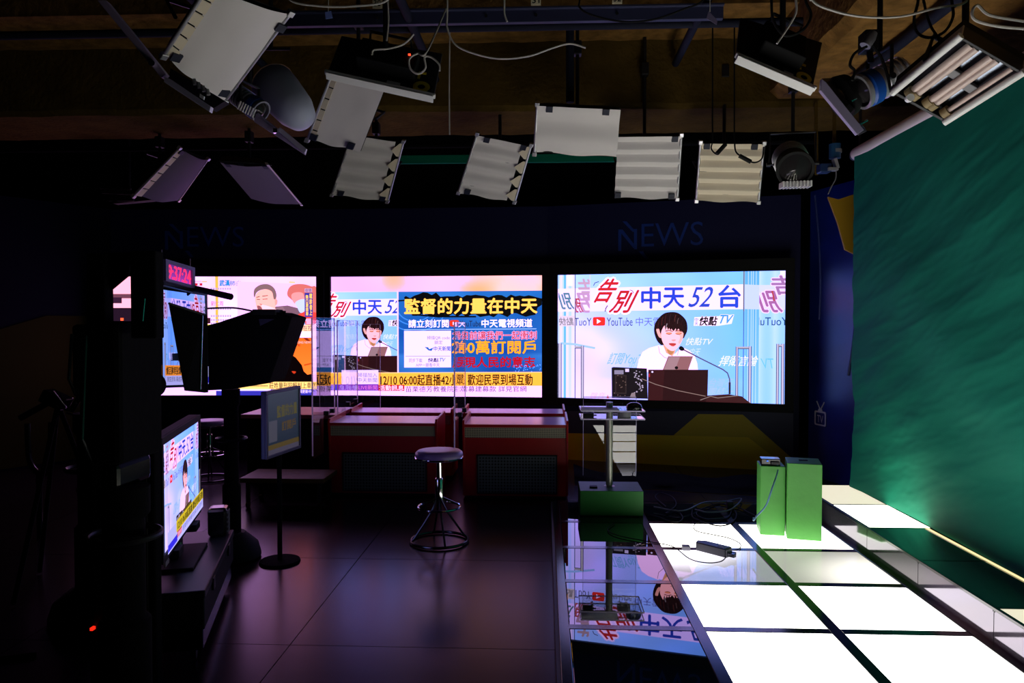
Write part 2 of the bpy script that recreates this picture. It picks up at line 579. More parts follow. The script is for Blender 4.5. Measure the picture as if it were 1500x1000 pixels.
def feed(A, aff=(0, 0, 1, 1), mirror=False, clip=(0, 0, 1, 1)):
    old_m, old_c = A.m, A.clip
    def mp(x, y):
        u, v = c8(x, y)
        u, v = aff[0] + aff[2] * u, aff[1] + aff[3] * v
        return (1 - u if mirror else u), v
    A.m, A.clip = mp, clip
    def bg(u, v):
        top = mixc((196, 232, 250), (122, 204, 255), u)
        low = mixc((232, 226, 252), (128, 204, 246), max(0, (u - 0.15) / 0.6) * (1 - 0.15 * v) - (v > 0.8) * 0.12)
        c = mixc(top, low, min(1, v / 0.55))
        n = noise.noise(Vector((u * 7, v * 5, 3))) * 10
        return tuple(max(0, min(255, x + n)) for x in c)
    A.field(65, 66, 1385, 838, bg, 40, 24)
    # left and right glass doors
    A.field(65, 66, 167, 838, lambda u, v: mixc(mixc((170, 226, 248), (232, 232, 250), abs(math.sin(u * 9))), (232, 228, 250), v * .7), 10, 8)
    A.rect(100, 66, 112, 838, (110, 200, 235))
    A.rect(118, 66, 150, 150, (244, 244, 250))
    A.field(1150, 66, 1235, 838, lambda u, v: mixc((86, 178, 240), (150, 214, 248), abs(math.sin(u * 12 + 1)) * .5 + v * .5), 10, 8)
    A.field(1235, 66, 1385, 838, lambda u, v: mixc((206, 232, 250), (150, 212, 244), abs(math.sin(u * 5)) * .6 + .2 * v), 10, 8)
    for x in (1170, 1188, 1200, 1215):
        A.rect(x, 66, x + 4, 838, (200, 226, 246))
    A.rect(1355, 70, 1385, 160, (240, 240, 248))
    # title band
    A.poly([(65, 168), (1143, 146), (1143, 288), (65, 300)], (242, 236, 252))
    A.poly([(1150, 146), (1235, 150), (1235, 290), (1150, 288)], (206, 222, 248))
    A.poly([(1235, 150), (1385, 150), (1385, 292), (1235, 292)], (216, 226, 246))
    # mirrored title seen in the doors
    c2 = A.clip
    def sub(x0, x1):
        a, b2 = mp(x0, 400)[0], mp(x1, 400)[0]
        if a > b2: a, b2 = b2, a
        A.clip = (max(c2[0], a), c2[1], min(c2[2], b2), c2[3])
    sub(68, 167)
    A.text('別', 62, 190, 162, 285, (96, 140, 168), 0.03, 0.3, True)
    A.rect(70, 325, 165, 385, (226, 220, 226))
    A.text('點快', 66, 335, 160, 380, (150, 140, 160), 0.02, 0.2, True)
    sub(168, 253)
    A.text('告', 170, 112, 300, 235, (206, 170, 200), 0.03, 0.3, True)
    A.text('別', 100, 190, 290, 305, (206, 160, 206), 0.03, 0.3, True)
    A.text('別', 150, 222, 215, 305, (196, 60, 70), 0.02, 0.3, True)
    sub(168, 266)
    A.text('YouTube', 96, 337, 262, 382, (60, 66, 92), 0.0, 0, True)
    sub(1236, 1385)
    A.text('告', 1290, 98, 1470, 205, (176, 122, 184), 0.035, 0.35, True, outline=(238, 226, 244))
    A.text('別', 1215, 182, 1372, 305, (180, 110, 176), 0.035, 0.35, True, outline=(238, 226, 244))
    A.line([(1310, 185), (1322, 240)], 9, (196, 70, 80))
    A.text('YouTube', 1186, 336, 1400, 382, (40, 84, 124), 0.01, 0, True)
    A.clip = c2
    # title
    A.text('告', 262, 112, 440, 246, (214, 40, 48), 0.03, 0.55, outline=(250, 244, 250), ow=0.09)
    A.text('別', 362, 178, 540, 306, (208, 38, 48), 0.03, 0.5, outline=(250, 244, 250), ow=0.09)
    A.line([(274, 150), (282, 134), (304, 127)], 4, (60, 30, 60))
    A.line([(342, 300), (346, 282), (356, 266)], 5, (60, 30, 60))
    A.line([(486, 176), (502, 182), (508, 194)], 4, (150, 30, 50))
    A.text('中', 555, 163, 664, 282, (44, 70, 214), 0.035)
    A.text('天', 682, 165, 802, 280, (44, 70, 214), 0.035)
    A.text('52', 824, 160, 985, 275, (46, 76, 206), 0.01, 0.35)
    A.text('台', 1002, 152, 1128, 278, (44, 76, 214), 0.035)
    # channel marks
    A.poly(smooth_poly([(272, 336), (284, 332), (330, 332), (341, 336), (343, 356), (341, 378), (330, 382), (284, 382), (272, 378), (270, 356)], 3), (238, 52, 46))
    A.poly([(294, 343), (294, 371), (318, 357)], (255, 250, 250))
    A.text('YouTube', 352, 336, 503, 383, (52, 48, 70), 0.0)
    A.text('中天電視', 522, 334, 722, 384, (112, 112, 208), -0.012)
    A.poly([(862, 334), (1005, 328), (1092, 318), (1078, 372), (1000, 384), (858, 384)], (236, 240, 250))
    A.text('中', 864, 338, 884, 358, (110, 80, 140)); A.text('天', 864, 361, 884, 381, (110, 80, 140))
    A.text('快點', 886, 330, 1000, 382, (18, 14, 22), 0.04, 0.25, outline=(250, 244, 236), ow=0.03)
    A.text('TV', 996, 322, 1088, 370, (82, 170, 238), 0.05, 0.4, outline=(244, 244, 255), ow=0.05)
    # faint slogans
    A.text('快點TV', 806, 452, 975, 496, (234, 244, 255), 0.0, 0.4)
    A.text('中天', 828, 512, 905, 556, (214, 234, 252), 0.0, 0.4)
    A.text('訂閱YouTube', 352, 538, 640, 606, (132, 196, 232), 0.005, 0.4)
    A.text('中天', 478, 596, 560, 630, (150, 206, 236), 0.0, 0.4)
    A.text('捍衛言論', 1000, 556, 1240, 616, (232, 242, 255), 0.01, 0.4)
    A.text('台灣不', 940, 686, 1096, 740, (176, 204, 236), 0.0, 0.4)
    A.text('團結一', 940, 740, 1100, 784, (186, 208, 238), 0.0, 0.4)
    A.text('TV', 1245, 572, 1330, 630, (120, 208, 226), 0.0, 0.2, True)
    A.text('聲音', 250, 770, 350, 806, (240, 196, 214), 0.0, 0.4)
    # door edges and pull handles
    A.rect(165, 66, 169, 806, (24, 30, 52)); A.rect(252, 66, 254, 300, (236, 214, 236))
    A.rect(1143, 60, 1152, 300, (178, 186, 200)); A.rect(1145, 60, 1149, 836, (60, 66, 92))
    A.line([(84, 484), (165, 490), (282, 512)], 12, (176, 214, 240))
    for x0, x1, y0, y1 in ((66, 88, 484, 804), (201, 219, 498, 804), (1102, 1118, 504, 826), (1176, 1194, 502, 830), (1336, 1352, 488, 836), (1364, 1382, 488, 836)):
        A.rect(x0, y0, x1, y1, (206, 200, 216)); A.rect(x0, y0, x0 + 4, y1, (70, 66, 92)); A.rect(x1 - 4, y0, x1, y1, (84, 78, 104))
    for x0, x1, y in ((165, 203, 507), (1116, 1178, 510), (1350, 1368, 498)):
        A.rect(x0, y - 6, x1, y + 6, (190, 184, 202)); A.rect(x0, y + 4, x1, y + 8, (80, 76, 100))
    # presenter, seen from the chest up in a cream jacket
    A.poly([(526, 650), (540, 580), (562, 535), (600, 512), (660, 495), (700, 540), (752, 545), (790, 505), (836, 528), (866, 560), (880, 600), (886, 650)], (252, 240, 248))
    def h4(pts): return [(552.6 + x * .3158, 276.3 + y * .3158) for x, y in pts]
    A.poly(h4([(395, 640), (480, 740), (560, 790), (650, 740), (620, 840), (570, 905), (500, 900), (430, 800)]), (232, 178, 150))
    A.poly(h4([(480, 770), (560, 800), (620, 780), (575, 860), (520, 860)]), (206, 140, 96), True)
    A.poly(h4([(240, 400), (262, 290), (340, 180), (430, 110), (520, 90), (620, 90), (700, 115), (790, 190), (840, 270), (855, 370), (845, 450), (812, 520), (772, 572), (600, 600), (408, 690), (340, 664), (290, 600), (252, 500)]), (34, 12, 18), True)
    A.poly(h4([(372, 470), (392, 400), (450, 330), (560, 380), (650, 370), (720, 420), (772, 460), (770, 560), (742, 640), (694, 716), (650, 765), (600, 800), (540, 788), (462, 730), (406, 650), (378, 560)]), (250, 214, 218), True)
    A.poly(h4([(283, 402), (330, 396), (350, 460), (372, 510), (372, 562), (330, 540), (297, 470)]), (240, 190, 190), True)
    A.poly(h4([(640, 420), (770, 440), (772, 560), (720, 660), (690, 640), (720, 540)]), (246, 196, 196), True)
    A.poly(h4([(436, 300), (470, 270), (600, 240), (760, 300), (800, 420), (778, 470), (740, 430), (722, 446), (690, 390), (650, 440), (640, 386), (600, 440), (560, 392), (546, 430), (520, 380), (498, 420), (480, 360), (452, 420), (440, 370)]), (40, 14, 18), False)
    for x, y0, y1, w, c in ((400, 180, 330, 12, (84, 30, 34)), (460, 140, 300, 14, (70, 26, 32)), (330, 260, 400, 10, (76, 28, 34)), (540, 120, 300, 10, (62, 34, 44)), (640, 140, 260, 14, (92, 44, 44)), (690, 200, 300, 8, (120, 90, 96)), (480, 300, 390, 16, (150, 130, 150)), (760, 230, 330, 8, (58, 26, 32))):
        A.line(h4([(x, y0), (x - 16, (y0 + y1) / 2), (x - 20, y1)]), w * .3158, c)
    A.line(h4([(452, 436), (520, 424), (584, 442)]), 4.5, (112, 44, 40)); A.line(h4([(628, 436), (690, 428), (748, 446)]), 4.5, (132, 50, 40))
    A.poly(h4([(470, 462), (560, 462), (560, 490), (470, 492)]), (240, 160, 132), True)
    A.poly(h4([(640, 466), (740, 462), (740, 486), (650, 492)]), (236, 160, 132), True)
    A.line(h4([(474, 486), (520, 498), (560, 486)]), 2.8, (96, 40, 40)); A.line(h4([(648, 490), (700, 500), (744, 482)]), 2.8, (96, 40, 40))
    A.poly(h4([(560, 600), (600, 622), (645, 602), (625, 590), (585, 592)]), (232, 168, 178), True)
    A.poly(h4([(515, 664), (590, 656), (648, 668), (628, 700), (590, 714), (548, 700)]), (214, 70, 70), True)
    A.line(h4([(520, 668), (600, 676), (645, 672)]), 2.2, (120, 20, 30))
    A.poly([(668, 498), (684, 500), (700, 540), (735, 560), (770, 535), (783, 505), (792, 508), (776, 552), (740, 580), (700, 572), (668, 530)], (250, 240, 252))
    A.line([(655, 502), (662, 540), (690, 566), (712, 572)], 2.5, (130, 112, 140)); A.line([(772, 520), (766, 552)], 2.5, (130, 112, 140))
    # notebook computer, podium, radio, microphone
    A.field(0, 0, 1, 1, lambda u, v: (0, 0, 0), 1, 1) if False else None
    A.poly([(712, 559), (856, 559), (828, 640), (680, 640)], (158, 104, 112))
    A.poly([(716, 563), (780, 563), (752, 640), (686, 640)], (176, 136, 148))
    A.ell(760, 626, 10, 9, (22, 14, 20))
    A.poly([(596, 637), (944, 637), (940, 836), (594, 822)], (46, 16, 20)); A.poly([(600, 641), (690, 641), (680, 822), (598, 820)], (60, 22, 26))
    A.rect(598, 660, 606, 680, (190, 40, 48)); A.ell(620, 650, 6, 5, (230, 230, 240))
    A.poly([(382, 626), (392, 622), (588, 630), (594, 806), (384, 802)], (26, 20, 26))
    A.rect(398, 640, 452, 664, (150, 140, 172)); A.rect(462, 632, 484, 650, (226, 220, 236)); A.rect(402, 668, 470, 778, (52, 40, 42)); A.rect(410, 676, 462, 770, (34, 24, 26))
    rr = random.Random(3)
    for k in range(26):
        A.ell(rr.uniform(515, 566), 645 + k * 5, rr.uniform(2, 6), rr.uniform(2, 5), (186, 170, 196))
    for k in range(14):
        A.ell(rr.uniform(396, 470), rr.uniform(660, 790), 3, 3, (120, 96, 90))
    A.poly([(488, 800), (500, 772), (520, 770), (524, 802)], (150, 130, 140))
    A.line([(560, 690), (640, 722), (760, 756), (930, 790)], 4, (150, 124, 120))
    A.poly([(940, 786), (1060, 778), (1140, 790), (1196, 834), (930, 830)], (64, 26, 30)); A.line([(900, 812), (960, 790), (1000, 800), (1120, 786)], 4, (150, 130, 130))
    A.line([(798, 520), (900, 572), (1030, 636), (1056, 656), (1068, 690), (1070, 720)], 7, (92, 84, 100)); A.line([(1069, 712), (1069, 776)], 12, (46, 38, 50))
    A.poly([(774, 510), (786, 500), (802, 510), (806, 522), (792, 528), (778, 522)], (12, 10, 16), True)
    A.poly([(352, 804), (360, 782), (370, 804)], (226, 120, 130))
    A.m, A.clip = old_m, old_c

def art_right():
    A = Art(c8)
    feed(A)
    return A

def art_middle():
    def mp(x, y):
        u = (x - 66) / 1361
        return u, (y - (52 + 3 * u)) / (770 + 15 * u)
    A = Art(mp)
    def bg(u, v):
        n = noise.noise(Vector((u * 4, v * 3, 1)))
        n2 = noise.noise(Vector((u * 5, v * 7, 9)))
        c = mixc((232, 196, 244), (252, 222, 206), 0.5 + u * .6 - .3 + n * .8)
        c = mixc(c, (244, 190, 120), max(0, n2 * 1.4 + (u - .75)))
        return mixc(c, (246, 214, 250), max(0, (v - .8) * 4))
    A.field(66, 50, 1428, 845, bg, 60, 30)
    old = A.m
    feed(A, (-.182, .113, .7414, .735), clip=(0, .128, .321, .81))
    A.m = old
    A.rect(66, 147, 506, 151, (250, 214, 200)); A.rect(503, 150, 512, 676, (246, 224, 240))
    def blue(u, v):
        n = noise.noise(Vector((u * 3, v * 3, 5)))
        c = mixc((40, 120, 205), (10, 70, 175), v + n * .5)
        return mixc(c, (90, 170, 235), max(0, math.sin((u - v) * 6) * .25 + (v > .75) * .3))
    A.field(512, 153, 1427, 680, blue, 40, 24)
    A.clip = (.328, 0, 1, 1)
    for r in (150, 200, 118):
        A.line([(620 + r * math.cos(t / 12), 250 + r * .8 * math.sin(t / 12)) for t in range(0, 40)], 7, (70, 150, 225))
    A.clip = (0, 0, 1, 1)
    rr = random.Random(8)
    edge = [(548, 190)]
    for k in range(30):
        edge.append((560 + k * 28, 188 + rr.uniform(-12, 8) - (20 if 2 < k < 8 else 0)))
    edge += [(1426, 205), (1426, 245), (1400, 262)]
    for k in range(28):
        edge.append((1385 - k * 29, 302 + rr.uniform(-8, 22)))
    A.poly(edge, (8, 8, 10))
    A.line([(512, 212), (600, 205)], 9, (14, 14, 18)); A.line([(1380, 222), (1427, 212)], 18, (8, 8, 10)); A.line([(600, 300), (760, 316), (1010, 318)], 10, (8, 8, 10))
    A.text('監督的力量在中天', 552, 200, 1396, 298, (252, 226, 104), 0.045)
    A.text('請立刻訂閱', 577, 335, 836, 386, (246, 246, 255), 0.03)
    A.poly(smooth_poly([(846, 342), (874, 339), (900, 342), (903, 360), (900, 378), (874, 381), (846, 378), (843, 360)], 3), (230, 60, 34)); A.poly([(863, 350), (863, 371), (887, 360)], (255, 250, 250))
    A.text('YouTube', 906, 344, 1042, 381, (32, 26, 48), 0.0)
    A.text('中天電視頻道', 1047, 335, 1366, 388, (248, 248, 255), 0.03)
    A.rect(548, 397, 1392, 401, (190, 224, 250))
    A.rect(548, 407, 852, 645, (240, 234, 250)); A.rect(556, 570, 846, 573, (150, 140, 180))
    A.text('掃描QR code', 697, 440, 843, 466, (120, 108, 150), 0.0)
    A.text('鎖定', 744, 470, 797, 495, (120, 108, 150), 0.0)
    A.poly([(682, 512), (704, 514), (712, 526), (738, 516), (726, 538), (706, 534)], (40, 110, 200))
    A.text('中天新聞', 740, 508, 848, 538, (34, 88, 184), 0.02)
    A.text('同步下載', 580, 586, 666, 612, (120, 108, 150), 0.0)
    A.text('快點', 700, 584, 774, 611, (20, 16, 30), 0.03, 0.2); A.text('TV', 772, 584, 816, 608, (60, 130, 210), 0.03, 0.3)
    A.text('APP一鍵看中天', 624, 616, 778, 641, (120, 108, 150), 0.0)
    A.text('24日前讓我們一起衝刺', 862, 412, 1393, 466, (206, 32, 52), 0.02, outline=(252, 232, 240), ow=0.03)
    A.text('240萬訂閱戶', 858, 474, 1386, 558, (250, 190, 40), 0.03, outline=(120, 80, 30), ow=0.012)
    A.text('展現人民的意志', 862, 578, 1383, 646, (204, 16, 30), 0.035, outline=(80, 60, 150), ow=0.012)
    for k in range(40):
        A.ell(1250 + rr.uniform(0, 170), 640 + rr.uniform(-10, 34), 3, 3, (120, 190, 245))
    A.rect(66, 678, 1428, 768, (252, 206, 74)); A.rect(66, 676, 1428, 681, (250, 226, 170))
    A.text('12/10 06:00起直播42小時 歡迎民眾到場互動', 395, 690, 1368, 762, (26, 16, 14), 0.02)
    A.field(66, 766, 1428, 850, lambda u, v: (250, 226, 250), 4, 2)
    A.rect(380, 757, 550, 796, (214, 30, 48)); A.text('活動訊息', 386, 760, 545, 793, (252, 236, 240), 0.02)
    A.text('苗栗德芳教養院急需募建募款 詳見官網', 557, 766, 1330, 804, (96, 78, 100), 0.01)
    A.rect(138, 660, 380, 752, (242, 232, 250)); A.text('掃描加入', 244, 678, 372, 706, (140, 120, 160)); A.text('中天新聞', 244, 710, 372, 740, (140, 120, 160))
    A.rect(66, 752, 138, 792, (74, 50, 214)); A.rect(138, 752, 242, 792, (70, 60, 220)); A.rect(242, 752, 380, 794, (146, 60, 204))
    A.text('LIVE新聞', 250, 758, 372, 788, (236, 130, 220), 0.0)
    return A

def art_left():
    A = Art(lambda x, y: ((x + 196) / 1343, (y - 128) / 767))
    def bg(u, v):
        n = noise.noise(Vector((u * 6, v * 4, 2)))
        return mixc((253, 238, 250), (246, 216, 244), .5 + n)
    A.field(-196, 126, 1148, 897, bg, 30, 18)
    # glimpse at the far edge of the display: street picture
    A.rect(-196, 128, -40, 895, (250, 206, 216)); A.rect(-196, 240, -40, 268, (120, 70, 90)); A.rect(-190, 262, -100, 300, (60, 30, 56)); A.rect(-180, 330, -40, 420, (40, 22, 40)); A.rect(-110, 395, -90, 412, (255, 120, 70))
    A.rect(-196, 258, -186, 280, (220, 240, 60))
    A.poly([(497, 128), (517, 128), (515, 450), (497, 450)], (238, 206, 90))
    A.rect(365, 170, 415, 186, (214, 40, 60)); A.rect(385, 172, 398, 184, (250, 230, 235))
    A.rect(370, 155, 410, 163, (238, 190, 214)); A.rect(412, 156, 446, 164, (246, 204, 120))
    A.rect(388, 200, 422, 290, (240, 232, 70))
    A.text('快\n訊', 396, 205, 420, 284, (40, 34, 20), 0.02)
    A.text('武漢', 525, 150, 590, 188, (40, 150, 214), 0.06); A.text('肺炎', 590, 155, 665, 187, (60, 84, 150), 0.0, outline=(180, 220, 246), ow=.03); A.text('第四季', 672, 172, 706, 188, (130, 90, 120), 0.0)
    rr = random.Random(4)
    for y in (200, 330, 376, 402, 424):
        for k in range(9):
            A.rect(468 + k * 15, y, 468 + k * 15 + 10, y + 12, (196, 176, 214))
    A.text('劉仁周', 470, 286, 548, 316, (206, 130, 160), 0.02)
    A.rect(440, 200, 456, 440, (246, 214, 226))
    A.rect(436, 394, 466, 430, (72, 30, 40)); A.rect(436, 436, 640, 462, (240, 240, 70)); A.rect(525, 440, 552, 448, (60, 60, 60))
    for y in (198, 212, 226, 240):
        A.rect(396, y + 4, 424, y + 10, (60, 54, 20))
    A.poly([(640, 160), (1147, 178), (1147, 425), (640, 425)], (244, 216, 240))
    A.poly([(970, 158), (1012, 160), (1010, 170), (970, 168)], (248, 220, 150))
    # officer resting his chin on his hand
    A.poly([(880, 322), (960, 314), (1030, 332), (1064, 380), (1060, 430), (850, 430), (880, 380)], (140, 100, 122)); A.poly([(890, 330), (930, 320), (990, 424), (900, 424)], (160, 116, 136))
    A.poly([(756, 250), (790, 215), (850, 212), (884, 240), (890, 290), (880, 330), (862, 366), (800, 372), (774, 350), (757, 310)], (252, 206, 196), True)
    A.poly([(744, 240), (752, 205), (790, 180), (840, 178), (876, 204), (890, 244), (884, 272), (872, 270), (862, 228), (830, 210), (790, 214), (762, 232), (750, 262)], (150, 112, 120), True)
    A.poly([(880, 276), (896, 280), (894, 304), (882, 312)], (244, 180, 176), True)
    A.line([(762, 262), (782, 256)], 5, (150, 92, 92)); A.line([(800, 254), (834, 250)], 5, (150, 92, 92)); A.line([(764, 274), (784, 276)], 4, (90, 50, 60)); A.line([(802, 274), (832, 272)], 4, (90, 50, 60))
    A.poly([(780, 300), (800, 306), (790, 314)], (226, 140, 140)); A.poly([(766, 316), (790, 322), (800, 350), (776, 350)], (170, 96, 110), True)
    A.poly([(794, 312), (815, 312), (860, 326), (890, 340), (900, 362), (860, 366), (796, 360), (798, 338)], (255, 226, 222), True)
    # woman with a face mask
    A.poly([(960, 248), (968, 205), (1000, 180), (1060, 176), (1112, 190), (1147, 210), (1147, 420), (1060, 430), (1040, 330), (990, 280)], (222, 122, 120), True)
    A.poly([(985, 250), (1010, 230), (1060, 236), (1070, 300), (1040, 310), (1000, 296)], (240, 170, 176), True)
    A.poly([(1012, 292), (1070, 274), (1074, 340), (1044, 362), (1024, 330)], (214, 228, 240), True)
    A.poly([(1030, 370), (1080, 352), (1147, 360), (1147, 430), (1020, 420)], (238, 76, 70))
    A.rect(1070, 232, 1122, 388, (70, 60, 176))
    A.text('賓', 1074, 204, 1094, 226, (250, 240, 250)); A.rect(1070, 204, 1118, 228, (214, 170, 206)); A.text('疫情', 1074, 206, 1114, 226, (110, 60, 130))
    A.text('確\n診\n者\n上', 1101, 236, 1118, 376, (250, 230, 110), 0.03); A.text('無\n口\n罩\n搭\n車', 1077, 246, 1094, 380, (250, 230, 110), 0.03)
    A.rect(992, 398, 1118, 416, (226, 210, 226)); A.text('大兩韓語合', 1006, 399, 1060, 414, (90, 70, 110)); A.rect(1080, 398, 1118, 436, (238, 190, 216)); A.rect(990, 418, 1072, 438, (150, 206, 240)); A.text('即時新聞', 998, 420, 1060, 436, (46, 96, 160))
    A.rect(960, 440, 1147, 482, (252, 236, 190)); A.rect(900, 482, 1147, 524, (255, 240, 252))
    A.text('24小時在控', 968, 443, 1118, 478, (46, 40, 110), 0.01); A.text('廣播', 975, 485, 1012, 500, (90, 70, 120))
    A.field(840, 522, 1116, 812, lambda u, v: mixc((246, 120, 36), (255, 156, 60), v), 4, 4)
    A.poly([(840, 522), (950, 522), (920, 610), (960, 618), (1010, 650), (1050, 700), (1062, 740), (1085, 762), (1116, 756), (1116, 812), (840, 812)], (10, 3, 4))
    A.poly([(1060, 524), (1085, 524), (1108, 545), (1080, 542)], (150, 40, 20)); A.poly([(985, 740), (1012, 742), (1000, 756)], (214, 60, 30), True); A.poly([(874, 730), (886, 735), (892, 780), (880, 770)], (130, 34, 20), True)
    A.text('BREAKING NEWS', 984, 545, 1112, 560, (255, 214, 214)); A.text('LIVE', 982, 565, 1042, 578, (180, 40, 30), 0.03)
    A.line([(1066, 700), (1110, 690)], 10, (220, 90, 30))
    A.rect(1116, 440, 1147, 810, (250, 222, 236))
    A.rect(500, 808, 1147, 856, (250, 240, 150)); A.text('莊姓量刑犯輕判上車送', 840, 812, 1140, 852, (60, 48, 40), 0.01)
    for k in range(40):
        A.rect(505 + k * 8.2, 830, 510 + k * 8.2, 838, (60, 56, 30))
    A.rect(500, 856, 1147, 897, (60, 56, 190)); A.text('新聞快訊持續更新中', 930, 860, 1110, 882, (236, 230, 255), 0.02); A.rect(500, 856, 850, 866, (240, 236, 255))
    return A

# ================================================================== room shell
ZF = 0.06     # top of the glass stage floor
# wall of the set in plan
WP = [(-7.6, 5.2), (-5.28, 8.86), (-2.6, 8.98), (0.03, 8.88), (2.76, 8.19)]
def wall_run(pts, z0, z1, t=0.12, off=0.0):
    mb = MB()
    for a, b2 in zip(pts, pts[1:]):
        a, b2 = Vector(a + (0,)), Vector(b2 + (0,))
        d = (b2 - a).normalized()
        n = Vector((-d.y, d.x, 0))
        q = [a + n * off, b2 + n * off, b2 + n * (t + off), a + n * (t + off)]
        mb.prism([p + Vector((0, 0, z0)) for p in q], (0, 0, z1 - z0))
    return mb
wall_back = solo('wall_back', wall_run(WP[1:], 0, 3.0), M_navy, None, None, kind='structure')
wall_left = solo('wall_left', wall_run(WP[:2], 0, 3.0), mat('shaded_navy_left', (7, 9, 30), .8, spec=.1), None, None, kind='structure')  # set navy again, with the left side's shade put into the colour
def wall_pt(i, s, z, off=-0.02):
    a, b2 = Vector(WP[i] + (0,)), Vector(WP[i + 1] + (0,))
    d = (b2 - a); n = Vector((-d.y, d.x, 0)).normalized()
    return a + d * s + n * off + Vector((0, 0, z))
# bearing shell of the studio around the set
shell_w = 7.8
solo('wall_rear', MB().box(-shell_w, 4.7, 9.6, 9.8, -0.12, 4.7), M_void, None, None, kind='structure')
solo('wall_right', MB().box(4.5, 4.7, -2.2, 9.6, -0.12, 4.7), M_void, None, None, kind='structure')
solo('wall_far_left', MB().box(-8.0, -shell_w, -2.2, 9.6, -0.12, 4.7), M_void, None, None, kind='structure')
solo('wall_front', MB().box(-shell_w, 4.7, -2.4, -2.2, -0.12, 4.7), M_void, None, None, kind='structure')

# ceiling slab, cross beam, long girder
ceiling = solo('ceiling', MB().box(-shell_w, 4.5, -2.2, 9.6, 4.25, 4.45), M_void, None, None, kind='structure')
beam = MB()
NX = 60
def beam_face(s, t):
    x = -7.6 + s * 11.9
    prof = [(6.2, 4.25), (6.2, 3.42), (6.24, 3.38), (7.02, 3.38), (7.05, 3.42), (7.05, 4.25)]
    i = min(4, int(t * 5)); f = t * 5 - i
    y = prof[i][0] + (prof[i + 1][0] - prof[i][0]) * f
    z = prof[i][1] + (prof[i + 1][1] - prof[i][1]) * f
    return Vector((x, y + 0.012 * noise.noise(Vector((x * 4, y, z * 4))), z + 0.012 * noise.noise(Vector((x * 5, y * 3, 7)))))
beam.grid(beam_face, 90, 5)
solo('ceiling_cross_beam', beam, M_brown2, None, None, kind='structure')
upper = MB()
upper.grid(lambda s, t: Vector((-7.6 + 11.9 * s, 5.55 + 0.65 * t, 3.93 + 0.015 * noise.noise(Vector((s * 60, t * 5, 1))))), 90, 5)
upper.box(-7.6, 4.3, 5.5, 5.56, 3.92, 4.25)
solo('ceiling_soffit', upper, M_brown, None, None, kind='structure')
gird = MB()
def gird_face(s, t):
    y = -1.0 + 7.2 * s
    prof = [(1.83, 4.25), (1.83, 3.5), (1.9, 3.44), (4.5, 3.44)]
    i = min(2, int(t * 3)); f = t * 3 - i
    x = prof[i][0] + (prof[i + 1][0] - prof[i][0]) * f
    z = prof[i][1] + (prof[i + 1][1] - prof[i][1]) * f
    return Vector((x + 0.02 * noise.noise(Vector((x * 3, y * 4, z))), y, z + 0.03 * noise.noise(Vector((x * 4, y * 4, 3)))))
gird.grid(gird_face, 70, 3)
solo('ceiling_girder', gird, M_brown, None, None, kind='structure')

# dark vinyl floor in large sheets with thin joints
fl = thing('floor', 'dark glossy vinyl studio floor with thin joints', 'floor', (0, 0, 0), kind='structure')
del fl['category']
add('subfloor', MB().box(-7.8, 4.5, -2.2, 9.6, -0.1, -0.012), M_black, fl)
S = 1.37
base_me = None
jx, jy = 0.10, 3.63
for i in range(-6, 5):
    for j in range(-4, 6):
        x0, x1 = jx + i * S, jx + (i + 1) * S
        y0, y1 = jy + j * S, jy + (j + 1) * S
        x0, x1 = max(x0, -7.78), min(x1, 4.48)
        y0, y1 = max(y0, -2.18), min(y1, 9.58)
        if x1 - x0 < .05 or y1 - y0 < .05:
            continue
        add('floor_sheet', MB().box(x0 + .0025, x1 - .0025, y0 + .0025, y1 - .0025, -0.012, 0.0), M_floor, fl)

# ------------------------------------------------------------------ lit glass stage floor
T = 0.681
XC = [0.10, 0.781, 1.462, 2.143]
YR = [6.47, 5.80, 5.127, 4.449, 3.768, 3.087, 2.406, 1.725]
stage = thing('glass_stage_floor', 'stage floor of square glass tiles over light boxes in black frames', 'stage floor', (1.1, 3.6, 0))
L_full = lightbox('lit_tile_full', (255, 252, 246), TILE_POWER)
L_far = lightbox('lit_tile_far', (255, 252, 242), TILE_POWER * .75)
L_grad1 = lightbox('lit_tile_half', (246, 242, 255), TILE_POWER * .55, 0.30, (0.1, 1.15), 1.0)
L_grad2 = lightbox('lit_tile_half_warm', (255, 250, 236), TILE_POWER * .35, 0.42, (0.95, 0.15), 0.9)
L_cream = lightbox('lit_tile_cream', (255, 246, 214), 0.85)
L_creamhot = lightbox('lit_tile_warm', (250, 255, 226), 6.0)
def tile_mesh(parent, x0, x1, y0, y1, z, material, fr=0.029):
    c = Vector(((x0 + x1) / 2, (y0 + y1) / 2, z))
    mb = MB().box(x0 + fr, x1 - fr, y0 + fr, y1 - fr, z - 0.012, z)
    o = bpy.data.objects.new('glass_tile', mb.mesh('glass_tile', c, 0.002, False, material))
    COL.objects.link(o)
    o.parent = parent
    o.location = c - ORG[parent.name]
    return o
for r in range(7):
    for c_ in range(3):
        y1, y0 = YR[r], YR[r + 1]
        if c_ == 0 or r == 0:
            mm = M_dglass
        elif r == 2:
            mm = L_grad1 if c_ == 1 else L_grad2
        elif r == 1:
            mm = L_far
        else:
            mm = L_full
        t_ = tile_mesh(stage, XC[c_], XC[c_ + 1], y0, y1, ZF, mm)
        if mm is M_dglass:
            t_['label'] = 'unlit dark glass tile'
# frames
for k, x in enumerate(XC):
    wd = 0.030 if k in (1, 2) else 0.026
    add('frame_bar', MB().box(x - wd, x + wd, 1.7, 6.49, 0, ZF + .004), M_frame, stage, 0.003)
for y in YR:
    add('cross_bar', MB().box(XC[0], XC[3], y - .028, y + .028, 0, ZF + .002), M_frame, stage, 0.002)
add('side_skirt', MB().box(XC[0] - 0.045, XC[0] - 0.022, 1.7, 6.49, 0, ZF - .01), M_steel, stage)

